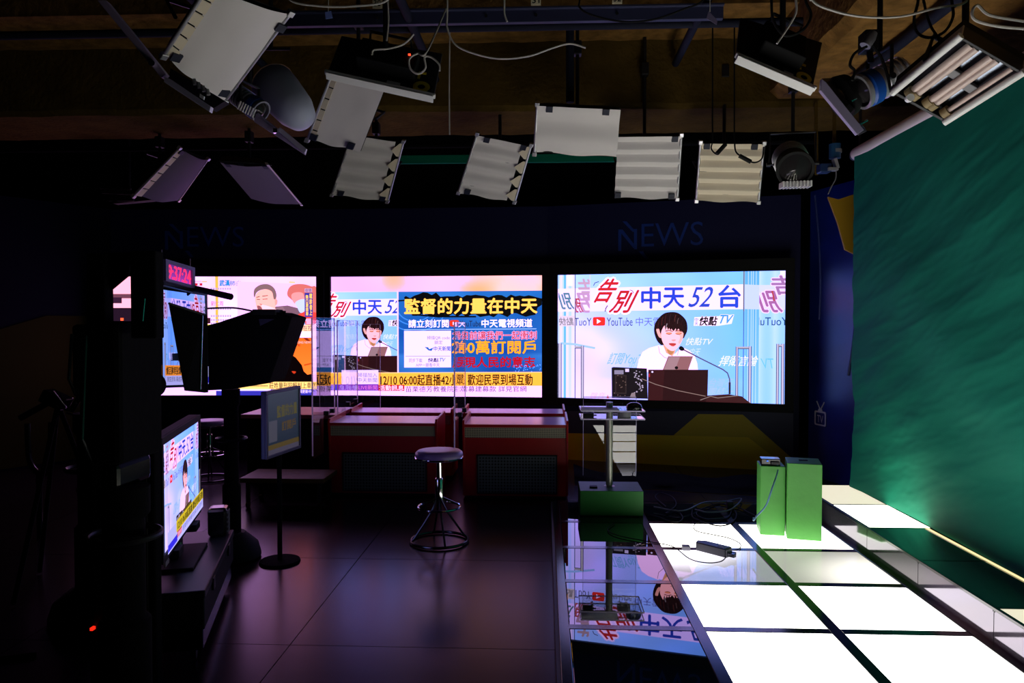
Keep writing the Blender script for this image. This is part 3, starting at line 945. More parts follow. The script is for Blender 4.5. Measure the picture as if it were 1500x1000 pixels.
ledge = thing('raised_light_ledge', 'raised ledge of glass tiles with a smoked mirror riser below the green backdrop', 'stage ledge', (2.36, 4.2, 0))
XL, XR_, ZL = 2.165, 2.60, 0.235
YL = [6.42, 5.72, 5.07, 4.385, 3.655, 2.97, 2.29, 1.61]
lm = [L_cream, L_creamhot, M_dglass2, M_dglass2, L_cream, M_dglass2, M_dglass2]
for k in range(7):
    t_ = tile_mesh(ledge, XL, XR_, YL[k + 1], YL[k], ZL, lm[k], 0.012)
    add('ledge_bar', MB().box(XL, XR_, YL[k + 1] - .01, YL[k + 1] + .01, ZL - .02, ZL + .001), M_frame, ledge)
    add('riser_panel', MB().box(XL, XL + .008, YL[k + 1] + .003, YL[k] - .003, 0.0, ZL - .012), M_riser, ledge)
add('ledge_nosing', MB().box(XL - .004, XL + .016, 1.6, 6.42, ZL - .012, ZL + .004), M_frame, ledge, 0.002)
add('light_strip', MB().box(2.545, 2.562, 1.7, 5.07, ZL + .0015, ZL + .006), lightbox('strip_glow', (255, 236, 170), 1.1), ledge, label='thin glowing strip along the backdrop')
add('base', MB().box(XL + .01, XR_, 1.6, 6.42, 0, ZL - .014), M_black, ledge)

# ------------------------------------------------------------------ green backdrop on its roller
cur = MB()
def curtain(s, t):
    y = 1.7 + 4.6 * s
    zt = 2.99
    z = ZL + 0.012 + (zt - ZL - 0.012) * t
    x = 2.565
    d = 0.010 * math.sin((y * 1.1 - z * 2.2) * 2.6 + 1.6 * noise.noise(Vector((y * .8, z * .8, 2))))
    d += 0.014 * noise.noise(Vector((y * 1.2 - z * .3, z * 2.6 + y * .9, 5)))
    d += 0.011 * noise.noise(Vector((y * 1.6, z * 7 + y * 2.2, 8)))
    d += 0.006 * abs(noise.noise(Vector((y * 2.4, z * 13 + y * 4, 4))))
    d += 0.0016 * noise.noise(Vector((y * 10, z * 30 + y * 9, 6)))
    d *= min(1, 4 * (1 - t) + .15)
    edge = max(0, (s - .95) / .05)
    return Vector((x + d - .01 * edge, y + 0.012 * edge * math.sin(z * 5), z))
cur.grid(curtain, 320, 260)
M_green = mat('teal_green_fabric', (7, 108, 88), 0.8, spec=0.15, bump=0.05, bscale=90)
bd = thing('green_backdrop', 'wrinkled teal green screen backdrop rolled down along the lit ledge', 'backdrop', (2.565, 4, ZL))
add('fabric', cur, M_green, bd, smooth=True)
rt = MB().cyl((2.60, 1.6, 3.02), (2.60, 6.36, 3.02), 0.055)
add('roller_tube', rt, M_rolltube, bd, smooth=True, label='white roller tube')
add('tube_end_cap', MB().cyl((2.60, 6.36, 3.02), (2.60, 6.40, 3.02), 0.05), M_steel, bd, smooth=True)
hk = MB().tube([(2.60, 6.3, 3.08), (2.60, 6.3, 3.5)], 0.012).tube([(2.60, 2.6, 3.08), (2.60, 2.6, 3.5)], 0.012)
add('hanger', hk, M_steel, bd)

# ------------------------------------------------------------------ right set column with the TV emblem
cA, cB = Vector((2.80, 8.02, 0)), Vector((3.06, 7.18, 0))
cdir = (cB - cA).normalized(); cn = Vector((-cdir.y, cdir.x, 0))
if cn.x > 0 and cn.y < 0: pass
cpn = -cn if cn.dot(Vector((0, 0, 0)) - cA) < 0 else cn
col = thing('set_column', 'narrow blue set panel with a small television emblem beside the right display', 'set panel', (2.93, 7.6, 0))
pan = MB().prism([cA, cA + cdir * 1.1, cA + cdir * 1.1 - cpn * .1, cA - cpn * .1], (0, 0, 3.0))
M_colblue = mat('glossy_blue_print', (12, 36, 118), 0.3, var=0.5, vscale=1.2)
add('panel', pan, M_colblue, col, 0.004)
def cp(s, z, off=.004): return cA + cdir * s + cpn * off + Vector((0, 0, z))
tvm = MB()
em = []
for sx, sz in ((-.065, -.055), (.065, -.055), (.075, -.045), (.075, .055), (.065, .065), (-.065, .065), (-.075, .055), (-.075, -.045)):
    em.append(cp(.20 + sx * 1.2, .62 + sz * 1.25))
em2 = [cp(.20, .62) + (p - cp(.20, .62)) * .8 for p in em]
for i in range(8):
    j = (i + 1) % 8
    tvm.prism([em[i], em[j], em2[j], em2[i]], cpn * .004)
tvm.tube([cp(.20, .715), cp(.14, .80)], .006).tube([cp(.20, .715), cp(.26, .80)], .006)
tvm.prism([cp(.165, .70), cp(.235, .70), cp(.225, .725), cp(.175, .725)], cpn * .004)
M_emblem = mat('emblem_grey', (190, 190, 200), 0.5)
add('emblem', tvm, M_emblem, col, label='television outline emblem reading TV')
def text_mesh(s, origin, R, D, N, w, h, bold=0.0, depth=.004, shear=0):
    vs, fs = glyphs(s, bold)
    mb = MB()
    pts = [origin + R * ((x + (1 - y) * shear) * w) + D * (y * h) + N * depth for x, y in vs]
    mb.add(pts, fs)
    return mb
add('lettering', text_mesh('TV', cp(.152, .658), cdir, Vector((0, 0, -1)), cpn, .096, .076, 0, .003), M_emblem, col)
arc = MB().tube([cp(.08 + .10 * (math.sin(k * .16)), 2.95 - .1 * k, .002) for k in range(14)], .012, 6)
arc.tube([cp(.55 + .16 * math.sin(1 + k * .16), 2.2 - .1 * k, .002) for k in range(12)], .014, 6)
add('printed_curve', arc, mat('lighter_blue_line', (52, 66, 130), 0.5), col)
ye = MB().prism([at(1213, 288, Y=6.95), at(1228, 292, Y=6.95), at(1252, 284, Y=6.95), at(1252, 372, Y=6.95), at(1238, 365, Y=6.95), at(1227, 325, Y=6.95)], (0.01, .05, 0))
solo('yellow_fabric_corner', ye, mat('yellow_cloth', (176, 134, 10), 0.7), 'yellow cloth corner peeking out behind the top of the green backdrop', 'cloth')

# graphics on the lower wall
def wall_flat(i, pts, off):
    """polygon given as (s along wall in metres, z)"""
    a, b2 = Vector(WP[i] + (0,)), Vector(WP[i + 1] + (0,))
    d = (b2 - a).normalized(); n = Vector((-d.y, d.x, 0))
    return [a + d * s - n * off + Vector((0, 0, z)) for s, z in pts], -n
def wall_hit(i, px, py):
    a, b2 = Vector(WP[i] + (0,)), Vector(WP[i + 1] + (0,))
    d = (b2 - a).normalized(); n = Vector((-d.y, d.x, 0))
    r = CR @ Vector(((px - 750) / F, (500 - py) / F, -1))
    t = (a - CO).dot(n) / r.dot(n)
    p = CO + r * t
    return (p - a).dot(d), p.z
q = [wall_hit(3, *p) for p in ((812, 602), (1162, 602), (1162, 700), (812, 700))]
w, n = wall_flat(3, q, 0)
add('lower_panel', MB().prism(w, n * .006), mat('slate_lower_panel', (64, 66, 96), .6), wall_back)
for pts, off, mm in (([(988, 636), (1023, 606), (1088, 607), (1166, 676), (1166, 692), (940, 692)], .006, M_olive2),
                     ([(830, 634), (934, 636), (1096, 640), (1160, 690), (830, 690)], .012, M_olive)):
    q = [wall_hit(3, *p) for p in pts]
    w, n = wall_flat(3, q, 0)
    add('graphic_panel', MB().prism([p + n * .006 for p in w], n * off), mm, wall_back, label='yellow geometric panel')
q = [wall_hit(3, *p) for p in ((812, 690), (1160, 690), (1160, 702), (812, 702))]
w, n = wall_flat(3, q, 0)
add('kick_board', MB().prism(w, n * .03), mat('pale_kick_board', (120, 112, 70), .5), wall_back)
# yellow diagonal on the left wall
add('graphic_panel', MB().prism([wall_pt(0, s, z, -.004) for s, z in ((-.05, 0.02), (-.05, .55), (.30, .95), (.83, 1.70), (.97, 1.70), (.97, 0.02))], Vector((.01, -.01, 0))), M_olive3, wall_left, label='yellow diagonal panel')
# NEWS lettering
def news(i, px0, px1, py0, py1, nm):
    (s0, z0), (s1, z1) = wall_hit(i, px0, py0), wall_hit(i, px1, py1)
    a, b2 = Vector(WP[i] + (0,)), Vector(WP[i + 1] + (0,))
    d = (b2 - a).normalized(); n = -Vector((-d.y, d.x, 0))
    O = a + d * s0 + Vector((0, 0, z0)); w_ = s1 - s0; h_ = z0 - z1
    mb = text_mesh('EWS', O + d * w_ * .28, d, Vector((0, 0, -1)), n, w_ * .72, h_ * .92, -.005, .012)
    mb2 = MB()
    def P(u, v): return O + d * (u * w_) + Vector((0, 0, -v * h_)) + n * .004
    mb2.prism([P(0, .2), P(.035, .2), P(.035, 1.05), P(0, 1.05)], n * .01)
    mb2.prism([P(.19, .2), P(.225, .2), P(.225, 1.0), P(.19, 1.0)], n * .01)
    mb2.prism([P(.0, .2), P(.05, .2), P(.225, .95), P(.18, .95)], n * .012)
    mb2.prism([P(.05, -.12), P(.10, -.12), P(.21, .3), P(.17, .3)], n * .014)
    mb2.prism([P(.25, 1.1), P(.30, 1.1), P(.36, 1.4), P(.32, 1.4)], n * .014)
    add('lettering', mb, M_news, wall_back)
    add('lettering_swoosh', mb2, M_news, wall_back)
news(3, 906, 1030, 329, 362, 'right')
news(1, 242, 358, 332, 364, 'left')

# ------------------------------------------------------------------ display walls
def screen(label, pl, pr, z0, z1, art, material=None, group=None):
    pl, pr = Vector(pl + (0,)), Vector(pr + (0,))
    d = (pr - pl); dn = d.normalized(); n = Vector((dn.y, -dn.x, 0))
    root = thing('display_wall', label, 'display screen', tuple((pl + pr) / 2 + Vector((0, 0, z0))), group)
    up = Vector((0, 0, 1))
    a, b2 = pl - n * .015, pr - n * .015
    add('panel_body', MB().prism([a - dn * .06 + up * (z0 - .07), b2 + dn * .06 + up * (z0 - .07), b2 + dn * .06 + up * (z1 + .10), a - dn * .06 + up * (z1 + .10)], -n * .08), M_black, root)
    fr = MB()
    e, t = .09, .04
    fr.prism([a - dn * e + up * (z1), b2 + dn * e + up * (z1), b2 + dn * e + up * (z1 + .13), a - dn * e + up * (z1 + .13)], n * t)
    fr.prism([a - dn * e + up * (z0 - .09), b2 + dn * e + up * (z0 - .09), b2 + dn * e + up * z0, a - dn * e + up * z0], n * t)
    fr.prism([a - dn * e + up * z0, a + up * z0, a + up * z1, a - dn * e + up * z1], n * t)
    fr.prism([b2 + up * z0, b2 + dn * e + up * z0, b2 + dn * e + up * z1, b2 + up * z1], n * t)
    add('bezel', fr, mat('bezel', (15, 15, 12), .6, spec=.2), root)
    art.build('picture', root, pl - n * .012 + up * z1, d, up * (z0 - z1), n, material or M_disp_wall)
    return root
def PX(px, Y):
    p = at(px, 475, Y=Y)
    return (p.x, p.y)
Z0, Z1 = 0.756, 2.168
screen('large display showing a presenter in white with short black hair under a red and blue headline', PX(817, 8.6), PX(1150, 7.98), Z0, Z1, art_right())
screen('large display showing a split screen with a blue panel of yellow headline text', PX(485, 8.80), PX(794, 8.63), Z0, Z1, art_middle())
screen('large display showing newspaper columns and a man resting chin on hand', PX(156, 8.62), PX(464, 8.76), Z0, Z1, art_left())

# ================================================================== objects on the floor
def arc_pts(pts, n=8):
    """smooth open curve through points"""
    pts = [Vector(p) for p in pts]
    out = []
    k = len(pts)
    for i in range(k - 1):
        p0, p1, p2, p3 = pts[max(i - 1, 0)], pts[i], pts[i + 1], pts[min(i + 2, k - 1)]
        for s in range(n):
            t = s / n
            out.append(0.5 * ((2 * p1) + (p2 - p0) * t + (2 * p0 - 5 * p1 + 4 * p2 - p3) * t * t + (3 * p1 - p0 - 3 * p2 + p3) * t ** 3))
    out.append(pts[-1])
    return out

# red console desks
def desk(label, x0, x1, y0, y1, grille=True):
    t = thing('console_desk', label, 'desk', ((x0 + x1) / 2, (y0 + y1) / 2, 0), 'red console desks in front of the displays')
    h = 0.69
    sp = .02
    for x in (x0, x1 - sp):
        prof = [(x, y0 + .05, 0.03), (x, y0 + .02, .52), (x, y0 - .01, .70), (x, y0 + .02, h + .035), (x, y1, h + .05), (x, y1, .03)]
        add('side_panel', MB().prism(prof, (sp, 0, 0)), M_red, t, 0.003)
    add('desk_top', MB().box(x0 + sp, x1 - sp, y0 + .01, y1 - .02, h - .022, h), M_top, t, 0.003)
    add('top_edge', MB().box(x0 + sp, x1 - sp, y0 - .004, y0 + .012, h - .028, h - .001), M_red, t)
    add('perforated_strip', MB().box(x0 + sp, x1 - sp, y0 + .02, y0 + .03, .565, .66), M_perf2, t)
    add('front_panel', MB().box(x0 + sp, x1 - sp, y0 + .035, y0 + .05, .03, .565), M_red, t)
    add('plinth', MB().box(x0 + .02, x1 - .02, y0 + .08, y1 - .05, 0, .03), M_black, t)
    add('back_panel', MB().box(x0 + sp, x1 - sp, y1 - .03, y1 - .015, .03, h - .02), M_red, t)
    if grille:
        g = add('vent_grille', MB().box(x0 + .14, x1 - .11, y0 + .022, y0 + .034, .06, .40), M_perf, t, 0.002)
        gf = MB()
        gx0, gx1, gz0, gz1 = x0 + .13, x1 - .10, .05, .41
        for q in ((gx0, gx1, gz0, gz0 + .012), (gx0, gx1, gz1 - .012, gz1), (gx0, gx0 + .012, gz0, gz1), (gx1 - .012, gx1, gz0, gz1)):
            gf.box(q[0], q[1], y0 + .016, y0 + .036, q[2], q[3])
        add('frame', gf, M_steel, g)
    return t
desk('front red console desk left of the bar stool, pale top and dark grille', -2.01, -0.99, 6.80, 7.36)
desk('front red console desk right of the bar stool, pale top and dark grille', -0.75, 0.215, 6.74, 7.33)
desk('rear red console desk half hidden behind the left front desk', -2.02, -0.95, 7.62, 8.08, False)
desk('rear red console desk half hidden behind the right front desk', -0.84, 0.21, 7.60, 8.05, False)
lowt = thing('low_wooden_platform', 'low brown wooden shelf table beside the left console desk under the small monitor', 'table', (-2.3, 6.5, 0))
add('shelf_top', MB().box(-2.64, -1.90, 6.3, 6.72, .23, .27), M_wood, lowt, .004)
for x in (-2.60, -1.97):
    for y in (6.34, 6.64):
        add('leg', MB().box(x, x + .03, y, y + .03, .05, .23), M_steel, lowt)
        add('caster', MB().cyl((x + .002, y + .015, .028), (x + .028, y + .015, .028), .028), M_chrome, lowt, smooth=True)
pd = solo('side_desk', MB().box(-3.0, -2.1, 7.35, 7.95, .0, .66), M_black, 'low black counter with pale pink top edge behind the small monitor', 'counter', bevel=.01)
add('counter_top', MB().box(-3.04, -2.08, 7.3, 8.0, .66, .70), mat('pink_top', (190, 110, 140), .4), pd, .003)

# acrylic dividers on the desks
def divider(label, x, y0, y1, ynotch, top=1.66):
    t = thing('acrylic_divider', label, 'divider', (x, ynotch, .70), 'clear acrylic dividers on the console desks')
    prof = [(x, y0, .43), (x, y0 + .02, .415), (x, ynotch - .03, .415), (x, ynotch - .03, .755), (x, y1, .755), (x, y1, top), (x, y0, top)]
    add('pane', MB().prism(prof, (.006, 0, 0)), M_clear, t)
    e = MB()
    e.box(x - .003, x + .009, y0 - .004, y0, .44, top)
    e.box(x - .003, x + .009, y1, y1 + .004, .755, top)
    e.box(x - .0005, x + .0065, y0, y1, top, top + .003)
    add('polished_edge', e, M_edge, t)
    ft = MB().box(x - .02, x + .026, ynotch + .05, ynotch + .09, .75, .79).box(x - .02, x + .026, y1 - .1, y1 - .06, .75, .79)
    add('clamp', ft, M_steel, t)
divider('clear acrylic divider left of the front left desk, its corner dipping below the top', -2.045, 6.45, 7.14, 6.80)
divider('clear acrylic divider on the rear left desk reflecting the split screen', -2.06, 7.30, 8.08, 7.62, 1.64)
divider('clear acrylic divider between the two front desks behind the bar stool', -0.785, 6.42, 7.26, 6.74, 1.62)
fr_ = thing('acrylic_screen', 'clear acrylic screen standing across the rear left desk facing the room', 'divider', (-1.7, 7.64, .70), 'clear acrylic dividers on the console desks')
add('pane', MB().box(-2.04, -1.72, 7.70, 7.706, .72, 1.60), M_clear, fr_)
add('polished_edge', MB().box(-1.72, -1.716, 7.698, 7.708, .72, 1.60).box(-2.04, -1.72, 7.698, 7.708, 1.60, 1.603), M_edge, fr_)

# bar stool and its relatives
M_dchrome = mat('dark_chrome', (84, 84, 92), 0.22, metal=1.0)  # darker chrome for legs, spokes and base ring
def stool(label, cx, cy, seat_z=.68, seat_m=None, s=1.0):
    t = thing('bar_stool', label, 'stool', (cx, cy, 0), 'round chrome bar stools')
    def V(x, y, z): return (cx + x, cy + y, z)
    add('seat', MB().lathe(V(0, 0, seat_z), [(0, 0), (.10, .0), (.155, -.004), (.172, -.018), (.177, -.038), (.170, -.06), (.150, -.07), (0, -.07)], n=40), seat_m or M_seat, t, smooth=True)
    add('seat_band', MB().ring(V(0, 0, seat_z - .055), .173, .007), M_chrome, t, smooth=True)
    add('column', MB().lathe(V(0, 0, 0), [(0, .30), (.030, .30), (.030, .46), (.026, .47), (.020, .475), (.020, seat_z - .07), (0, seat_z - .07)], n=20), M_chrome, t, smooth=True)
    add('footrest_ring', MB().ring(V(0, 0, .26), .155, .009), M_chrome, t, smooth=True)
    sp = MB()
    for k in range(4):
        a = k * math.pi / 2 + .5
        sp.tube([V(.02 * math.cos(a), .02 * math.sin(a), .33), V(.155 * math.cos(a), .155 * math.sin(a), .26)], .006)
    add('footrest_spokes', sp, M_dchrome, t, smooth=True)
    for k in range(4):
        a = k * math.pi / 2 + .35
        pts = [V(.022 * math.cos(a), .022 * math.sin(a), .34), V(.05 * math.cos(a), .05 * math.sin(a), .24), V(.17 * math.cos(a), .17 * math.sin(a), .06), V(.205 * math.cos(a), .205 * math.sin(a), .018)]
        add('leg', MB().tube(arc_pts(pts, 5), .008), M_dchrome, t, smooth=True)
    add('base_ring', MB().ring(V(0, 0, .014), .21, .011), M_dchrome, t, smooth=True)
    return t
stool('round bar stool with dark padded seat and chrome ring base in front of the desks', -0.775, 5.42)
stool('chrome bar stool half hidden directly behind the angled monitor', -3.45, 7.5, .62)
stool('chrome bar stool glinting through the dark camera stands at far left', -4.35, 7.1, .66)

# lectern: green block, grey post, acrylic shelves and front pane
lec = thing('lectern', 'acrylic lectern on a grey post rising from a green block', 'lectern', (0.54, 6.14, ZF))
add('base_block', MB().box(.285, .79, 5.965, 6.33, ZF + .005, ZF + .205), M_greentop, lec, .004)
so = add('socket', MB().box(.37, .43, 6.06, 6.12, ZF + .205, ZF + .217), M_black, lec, .002)
add('post', MB().lathe((.535, 6.16, ZF + .2), [(0, 0), (.045, 0), (.045, .006), (.028, .012), (.028, .70), (0, .70)], n=28), M_post, lec, smooth=True)
add('upper_shelf', MB().box(.295, .80, 5.98, 6.33, .900, .908), M_clear, lec)
add('lower_shelf', MB().box(.295, .80, 5.98, 6.33, .835, .843), M_clear, lec)
ed = MB()
for z in (.900, .835):
    ed.box(.295, .80, 5.974, 5.98, z - .001, z + .009).box(.295, .80, 6.33, 6.335, z - .001, z + .009).box(.80, .805, 5.98, 6.33, z - .001, z + .009).box(.29, .295, 5.98, 6.33, z - .001, z + .009)
add('shelf_edge', ed, M_edge, lec)
fx0, fx1 = .325, .765
ca = math.radians(-0.53)
def fp(x, z): return Vector((x, 6.25 + (z - .65) * math.sin(ca) + (x - .545) * .0124, z))
add('front_pane', MB().prism([fp(fx0, .33), fp(fx1, .33), fp(fx1, .99), fp(fx0, .99)], (0, .006, 0)), M_clear_lectern, lec)
ed = MB().prism([fp(fx0 - .003, .33), fp(fx0, .33), fp(fx0, .99), fp(fx0 - .003, .99)], (0, .007, 0)).prism([fp(fx1, .33), fp(fx1 + .003, .33), fp(fx1 + .003, .99), fp(fx1, .99)], (0, .007, 0)).prism([fp(fx0, .99), fp(fx1, .99), fp(fx1, .995), fp(fx0, .995)], (0, .007, 0))
add('pane_edge', ed, M_edge, lec)
for x in (.40, .69):
    add('standoff', MB().cyl((x, 6.20, .87), (x, 6.265, .87), .012), M_chrome, lec, smooth=True)
sh = solo('paper_sheets', MB().box(.30, .60, 6.0, 6.20, .9085, .914), M_paper, 'white paper sheets on the upper lectern shelf', 'paper', bevel=.001)
mo = MB().lathe((.735, 6.14, .9085), [(.0, .052), (.03, .050), (.056, .036), (.066, .012), (.062, 0), (0, 0)], n=24)
solo('computer_mouse', mo, M_gloss, 'black rounded computer mouse on the upper lectern shelf', 'mouse', smooth=True)
gb = thing('small_black_box', 'small black box on the lower lectern shelf', 'box', (.36, 6.1, .8435))
add('case', MB().box(.315, .40, 6.06, 6.14, .8435, .875), M_black, gb, .004)
add('plug', MB().cyl((.40, 6.10, .858), (.425, 6.10, .858), .006), M_chrome, gb, smooth=True)
gr = solo('tape_roll', MB().lathe((.655, 6.15, .8435), [(.028, 0), (.055, 0), (.055, .038), (.028, .038), (.028, 0)], n=28), M_grey, 'round grey tape roll on the lower lectern shelf', 'tape')

# the two green boxes at the back of the lit floor
def gbox(label, a, ang, w, d, h):
    a = Vector(a)
    u = Vector((math.cos(ang), math.sin(ang), 0)); v = Vector((-math.sin(ang), math.cos(ang), 0))
    t = thing('green_box', label, 'box', tuple(a + u * w / 2 + v * d / 2), 'green painted boxes')
    up = Vector((0, 0, h))
    add('body', MB().prism([a, a + u * w, a + u * w + v * d, a + v * d], up), M_greenbox, t, .004)
    k = a + up + u * w * .38 + v * d * .5
    add('hand_slot', MB().prism([k, k + u * w * .26, k + u * w * .26 + v * .04, k + v * .04], (0, 0, .003)), M_black, t)
    return t
zg = ZF + .004
p1 = at(1113.5, 783, z=zg)
gbox('shorter bright green painted box carrying a small black device', p1, math.radians(-9), .172, .22, .505)
p2 = at(1152.5, 789, z=zg)
gbox('taller bright green painted box, right of the shorter one', p2, math.radians(-14), .232, .26, .545)
dv = thing('black_adapter', 'small black adapter with a blue light on top of the shorter green box', 'adapter', (1.80, 5.43, zg + .505))
c0 = p1 + Vector((.09, .08, .507))
add('case', MB().obox(c0 + Vector((0, 0, .022)), ((1, -.15, 0), (.15, 1, 0), (0, 0, 1)), (.068, .05, .022)), M_gloss, dv, .005)
add('connector', MB().obox(c0 + Vector((.02, -.055, .016)), ((1, -.15, 0), (.15, 1, 0), (0, 0, 1)), (.03, .02, .011)), M_steel, dv, .002)
add('power_light', MB().obox(c0 + Vector((-.035, -.061, .03)), ((1, -.15, 0), (.15, 1, 0), (0, 0, 1)), (.006, .002, .003)), mat('blue_led', (60, 120, 255), emit=1.5), dv)
cb = arc_pts([c0 + Vector((.03, -.07, .015)), c0 + Vector((.028, -.10, -.03)), at(1131, 715, Y=5.27), at(1122, 740, Y=5.25), at(1108, 756, Y=5.24), at(1104, 762, Y=5.24), at(1104, 758, Y=5.26)], 8)
solo('network_cable', MB().tube(cb, .0055), M_bcable, 'pale blue cable hanging down the front of the shorter green box', 'cable', smooth=True)

# power brick on the glass with its cables
pb = thing('power_supply', 'black power supply brick lying on the lit glass tiles', 'power supply', (1.1, 4.95, ZF))
A0, A1 = at(1019, 806, z=ZF + .005), at(1062, 817, z=ZF + .005)
u = (A1 - A0).normalized(); v = Vector((-u.y, u.x, 0))
L_ = (A1 - A0).length
pro = [A0, A0 + v * .05 - u * .02, A0 + v * .085 + u * .03, A1 + v * .085, A1]
add('case', MB().prism(pro, (0, 0, .058)), mat('dark_grey_shell', (46, 44, 52), .4), pb, .006)
add('end_plate', MB().prism([A1 + u * .002 + v * .008, A1 + u * .002 + v * .077, A1 + u * .002 + v * .077 + Vector((0, 0, .05)), A1 + u * .002 + v * .008 + Vector((0, 0, .05))], u * .004), M_grey, pb)
add('label_plate', MB().prism([A1 + v * .02 - u * .07 + Vector((0, -.001, .0585)), A1 + v * .02 - u * .01 + Vector((0, -.001, .0585)), A1 + v * .05 - u * .01 + Vector((0, 0, .0585)), A1 + v * .05 - u * .07 + Vector((0, 0, .0585))], (0, 0, .001)), M_paper, pb)
add('plug', MB().obox(A1 + u * .03 + v * .03 + Vector((0, 0, .02)), (u, v, (0, 0, 1)), (.026, .016, .012)), M_gloss, pb, .003)
add('plug', MB().obox(A1 + u * .022 + v * .065 + Vector((0, 0, .022)), (u, v, (0, 0, 1)), (.018, .01, .010)), M_gloss, pb, .003)
q = at(1005, 806, z=ZF)
sb = MB().box(q.x - .026, q.x + .026, q.y - .02, q.y + .03, ZF + .004, ZF + .034)
solo('cable_adapter_block', sb, M_grey, 'tiny grey adapter block left of the power supply on the glass', 'adapter', bevel=.004)
def floor_cable(label, pxs, z, r=.005, m_=None, name='floor_cable', grp=None):
    pts = arc_pts([at(x, y, z=z + r) for x, y in pxs], 6)
    return solo(name, MB().tube(pts, r), m_ or M_cable, label, 'cable', group=grp, smooth=True)
zc = ZF + .006
floor_cable('thin black cable looping in front of the power supply toward the dark tiles', [(900, 766), (890, 775), (905, 784), (950, 793), (985, 800), (1010, 818), (1035, 824), (1056, 822), (1064, 814), (1062, 809)], zc, .0035)
floor_cable('thin black cable running back from the power supply to the cable tangle', [(1067, 806), (1082, 804), (1084, 796), (1068, 788), (1045, 783), (1022, 778), (1016, 772), (1020, 766), (1036, 762)], zc, .0035)
floor_cable('thick dark cable coil tangled on the unlit floor behind the tiles', [(946, 752), (965, 757), (978, 762), (994, 764), (1000, 757), (990, 748), (975, 752), (990, 740), (985, 728), (968, 722), (960, 728), (976, 742)], zc, .005)
floor_cable('dark cable coil tangled beside the short green box', [(1016, 740), (1014, 756), (1030, 764), (1055, 770), (1074, 764), (1078, 750), (1060, 738), (1036, 742), (1020, 752), (1040, 762), (1066, 758), (1076, 742), (1100, 752), (1112, 758)], zc, .005)
floor_cable('grey looping cable on top of the dark cable tangle', [(958, 742), (1000, 748), (1030, 736), (1062, 734), (1086, 730), (1070, 746), (1040, 750), (1018, 746)], zc + .012, .006, M_grey)
plg = solo('cable_plug', MB().box(*[f(at(1068, 746, z=ZF)) for f in (lambda p: p.x - .02, lambda p: p.x + .03, lambda p: p.y - .03, lambda p: p.y + .03)], ZF + .004, ZF + .07), M_black, 'black plug block standing in the cable tangle', 'plug', bevel=.006)

# black cloth skirting along the set wall
sk = MB()
def skirt(s, t):
    x = .3 + 2.35 * s
    y = 7.75 - .26 * s * 2.2 + (1 - t) * -.35 + .06 * noise.noise(Vector((x * 3, t * 3, 2)))
    return Vector((x, y, .004 + t * (.10 + .07 * noise.noise(Vector((x * 2.2, 1, 4))))))
sk.grid(skirt, 60, 8)
solo('black_cloth', sk, M_void, 'rumpled black cloth along the foot of the set wall right of the desks', 'cloth', smooth=True)

# ================================================================== lighting rig
GZ = 3.62
grid_mats = M_pipe
def pipe(label, a, b2, r=.028, m_=None):
    return solo('grid_pipe', MB().cyl(a, b2, r, n=16), m_ or M_pipe, label, 'pipe', 'ceiling grid pipes', smooth=True)
rail = thing('lighting_rail', 'long flat blue grey lighting rail with numbered white tags across the ceiling', 'rail', (-.6, 4.95, 3.6))
pa, pb_ = at(380, 30, Y=4.95), at(1052, 22, Y=4.95)
zr = (pa.z + pb_.z) / 2
add('rail_face', MB().box(pa.x + .1, pb_.x + .03, 4.93, 4.97, zr - .04, zr + .035), M_rail, rail, .003)
add('rail_top', MB().box(pa.x + .1, pb_.x + .03, 4.90, 5.02, zr + .035, zr + .05), M_rail, rail, .003)
for px, s in ((553, '30'), (785, '31'), (904, '32')):
    c = at(px, 13, Y=4.90)
    c.z = zr + .085
    tg = add('number_tag', MB().box(c.x - .032, c.x + .032, 4.895, 4.90, c.z - .032, c.z + .032), mat('tag_card', (228, 214, 184), .8), rail, label='number tag reading ' + s)
    add('lettering', text_mesh(s, Vector((c.x - .024, 4.894, c.z + .02)), Vector((1, 0, 0)), Vector((0, 0, -1)), Vector((0, -1, 0)), .048, .04, .01, .001), M_black, tg)
for px in (553, 712, 785, 904):
    c = at(px, 28, Y=4.92)
    add('bolt', MB().cyl((c.x, 4.93, zr), (c.x, 4.918, zr), .010), M_chrome, rail, smooth=True)
zg_ = 3.72
pipe('long dark pipe running back over the left desk light bank', (-.9, 1.5, zg_ - .1), (-.9, 6.15, zg_ - .1), .03)
pipe('long dark pipe running back toward the concrete beam above the display with presenter', (1.06, 1.5, zg_), (1.06, 6.15, zg_), .03)
pipe('long dark pipe running back along the right concrete girder', (2.25, 1.5, 3.38), (2.25, 5.6, 3.38), .035)
pipe('dark pipe running back above the big softbox', (-2.3, 1.5, zg_), (-2.3, 6.15, zg_), .03)
pipe('crosswise dark pipe behind the numbered rail', (-4.8, 5.35, zg_), (1.8, 5.35, zg_), .03)
pipe('thin crosswise pipe high above the green trim', (-5.5, 7.25, 3.34), (2.6, 7.25, 3.34), .025, M_void)
grn = solo('green_trim_bar', MB().box(at(570, 232, Y=7.6).x, at(910, 232, Y=7.6).x, 7.58, 7.62, at(700, 239, Y=7.6).z, at(700, 227, Y=7.6).z), mat('green_bar', (10, 112, 86), .7, spec=.1), 'thin green bar crossing behind the hanging light panels', 'bar', bevel=.004)
pipe('upright dark pipe carrying the middle light panel', at(835, 20, Y=5.55), at(835, 150, Y=5.55), .03)

